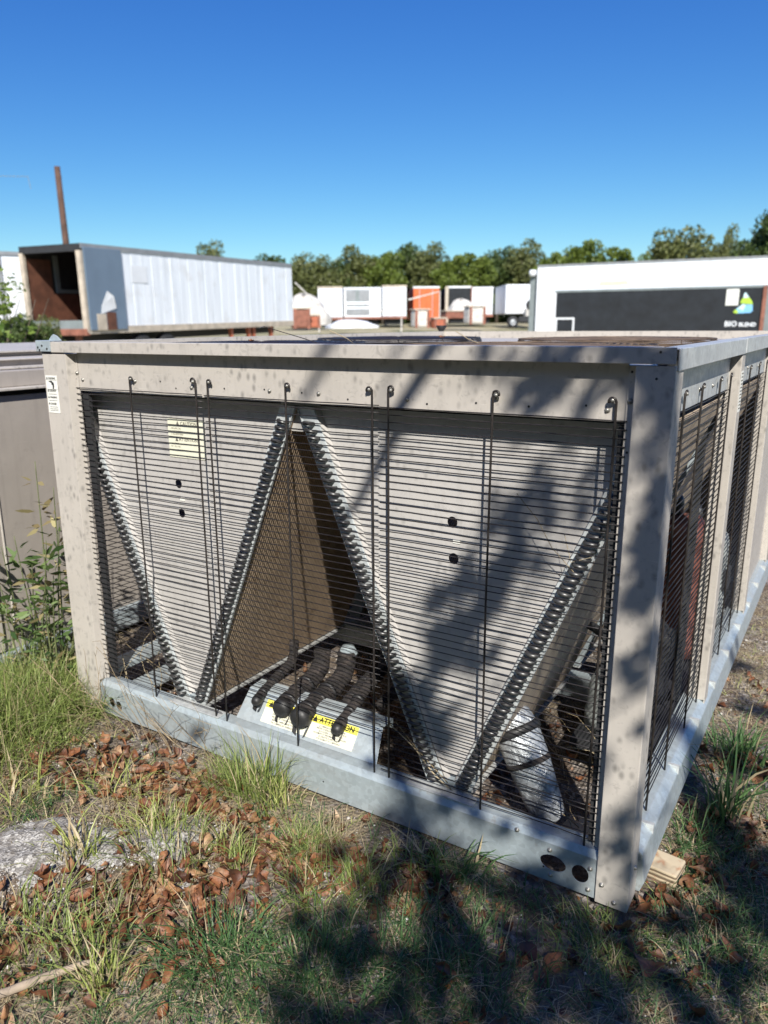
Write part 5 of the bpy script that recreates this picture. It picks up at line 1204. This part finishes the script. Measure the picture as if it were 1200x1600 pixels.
b.tube([(1.80, .05, 1.06), (1.86, .045, 1.00), (1.90, .05, .93), (1.97, .06, .86), (2.02, .06, .83)], .0010, 4); b.tube([(1.93, .05, .97), (1.95, .05, .90), (2.0, .055, .92)], .0009, 4)
tag(b.build('dry_vine', M['straw']), 'dry stems caught behind the right-hand wire grille', 'vine')
# straws and a few leaves lying on top of the unit
b = MB(); b.tube([(1.18, .14, 1.41), (1.10, .10, 1.44), (1.00, .04, 1.475)], .0012, 5); b.tube([(1.0, .04, 1.475), (.93, .1, 1.47)], .0009, 4)
tag(b.build('grass_stalk', M['rod']), 'dark dry stalk arching over the fan guard on the lid', 'stalk')
b = MB(); b.tube([(1.30, .10, 1.412), (1.24, .12, 1.44), (1.18, .12, 1.462)], .0014, 5); tag(b.build('grass_stalk', M['straw']), 'pale straw standing on the front lid rim near its middle', 'stalk')
b = MB(); b.tube([(1.50, .5, 1.412), (1.42, .55, 1.43), (1.36, .58, 1.455)], .0014, 5); tag(b.build('grass_stalk', M['straw']), 'short pale straw on the lid right of the middle', 'stalk')
for x, y, s_, lb_ in ((.98, 1.22, .45, 'small brown dead leaf on the middle of the far fan guard'), (.62, .42, .4, 'yellowed leaf scrap on the near left fan guard')):
    o = link('fallen_leaf', lv[2]); o.location = (x, y, 1.423); o.scale = (s_,)*3; tag(o, lb_, 'leaf')

# ------------------------------------------------------------------ leafy weed between the cabinets
t = thing('leafy_weed', 'leafy green weed growing between the two units at the left', 'weed', (-.25, .08, 0)); rg = np.random.default_rng(33)
bs = MB(); LG, LD = [], []
def lance(c, d, s, rg):
    d = d/np.linalg.norm(d); sd_ = np.cross(d, rg.normal(size=3)); sd_ /= np.linalg.norm(sd_); nn_ = np.cross(d, sd_)
    return np.array([c, c+d*s*.3+sd_*s*.13-nn_*s*.05, c+d*s*.65+sd_*s*.09-nn_*s*.10, c+d*s-nn_*s*.2, c+d*s*.65-sd_*s*.09-nn_*s*.16, c+d*s*.3-sd_*s*.13-nn_*s*.05])
STE = [((-.25, .10), (-.17, .10, .86), 10), ((-.28, .05), (-.32, .0, .66), 9), ((-.20, .14), (-.06, .10, .62), 9), ((-.26, .1), (-.10, .06, .74), 10), ((-.30, .0), (-.40, -.05, .50), 8), ((-.2, .1), (-.05, .12, .40), 8), ((-.3, .08), (-.25, .02, .56), 9), ((-.33, .1), (-.30, .12, .95), 7), ((-.2, .05), (-.12, .02, .52), 8), ((-.22, .12), (-.02, .08, .80), 8), ((-.3, -.02), (-.33, -.08, .38), 8), ((-.18, .02), (-.08, -.02, .68), 10), ((-.36, .04), (-.42, .0, .60), 8), ((-.24, .06), (-.16, .0, .46), 9)]
for (bx_, by_), e, nl in STE:
    p = smooth_path([(bx_, by_, -.02), ((bx_+e[0])/2+rg.normal()*.03, (by_+e[1])/2, e[2]*.5), e], 8); bs.tube([tuple(np.array(q)-[-.25, .08, 0]) for q in p], np.linspace(.0045, .0015, len(p)), 6)
    for k in range(nl):
        q = np.array(p[int((.30+.70*k/nl)*(len(p)-1))]); na = rg.uniform(0, 6.3)
        m_ = 3+int(rg.random()*3) if k > nl*.4 else 2
        for j in range(m_+2):
            a_ = na+j*2.2; d_ = np.array([math.cos(a_), math.sin(a_), rg.uniform(-.2, .6)]); s_ = rg.uniform(.035, .085)
            stem_e = q+d_*.02
            if rg.random() < .30: continue
            (LD if (rg.random() < .22) or (e[2] > .8 and k > nl*.5) else LG).append(lance(stem_e, d_, s_, rg)-[-.25, .08, 0])
bs.build('stem', plain('weed_stem', (.12, .14, .06), .6, 0, .3, 30), t, smooth=True)
link('foliage', quads_np('foliage', np.array(LG), M['lf_weed'], per=6), t); link('withered_foliage', quads_np('withered_foliage', np.array(LD), M['lf_weed_dry'], per=6), t)
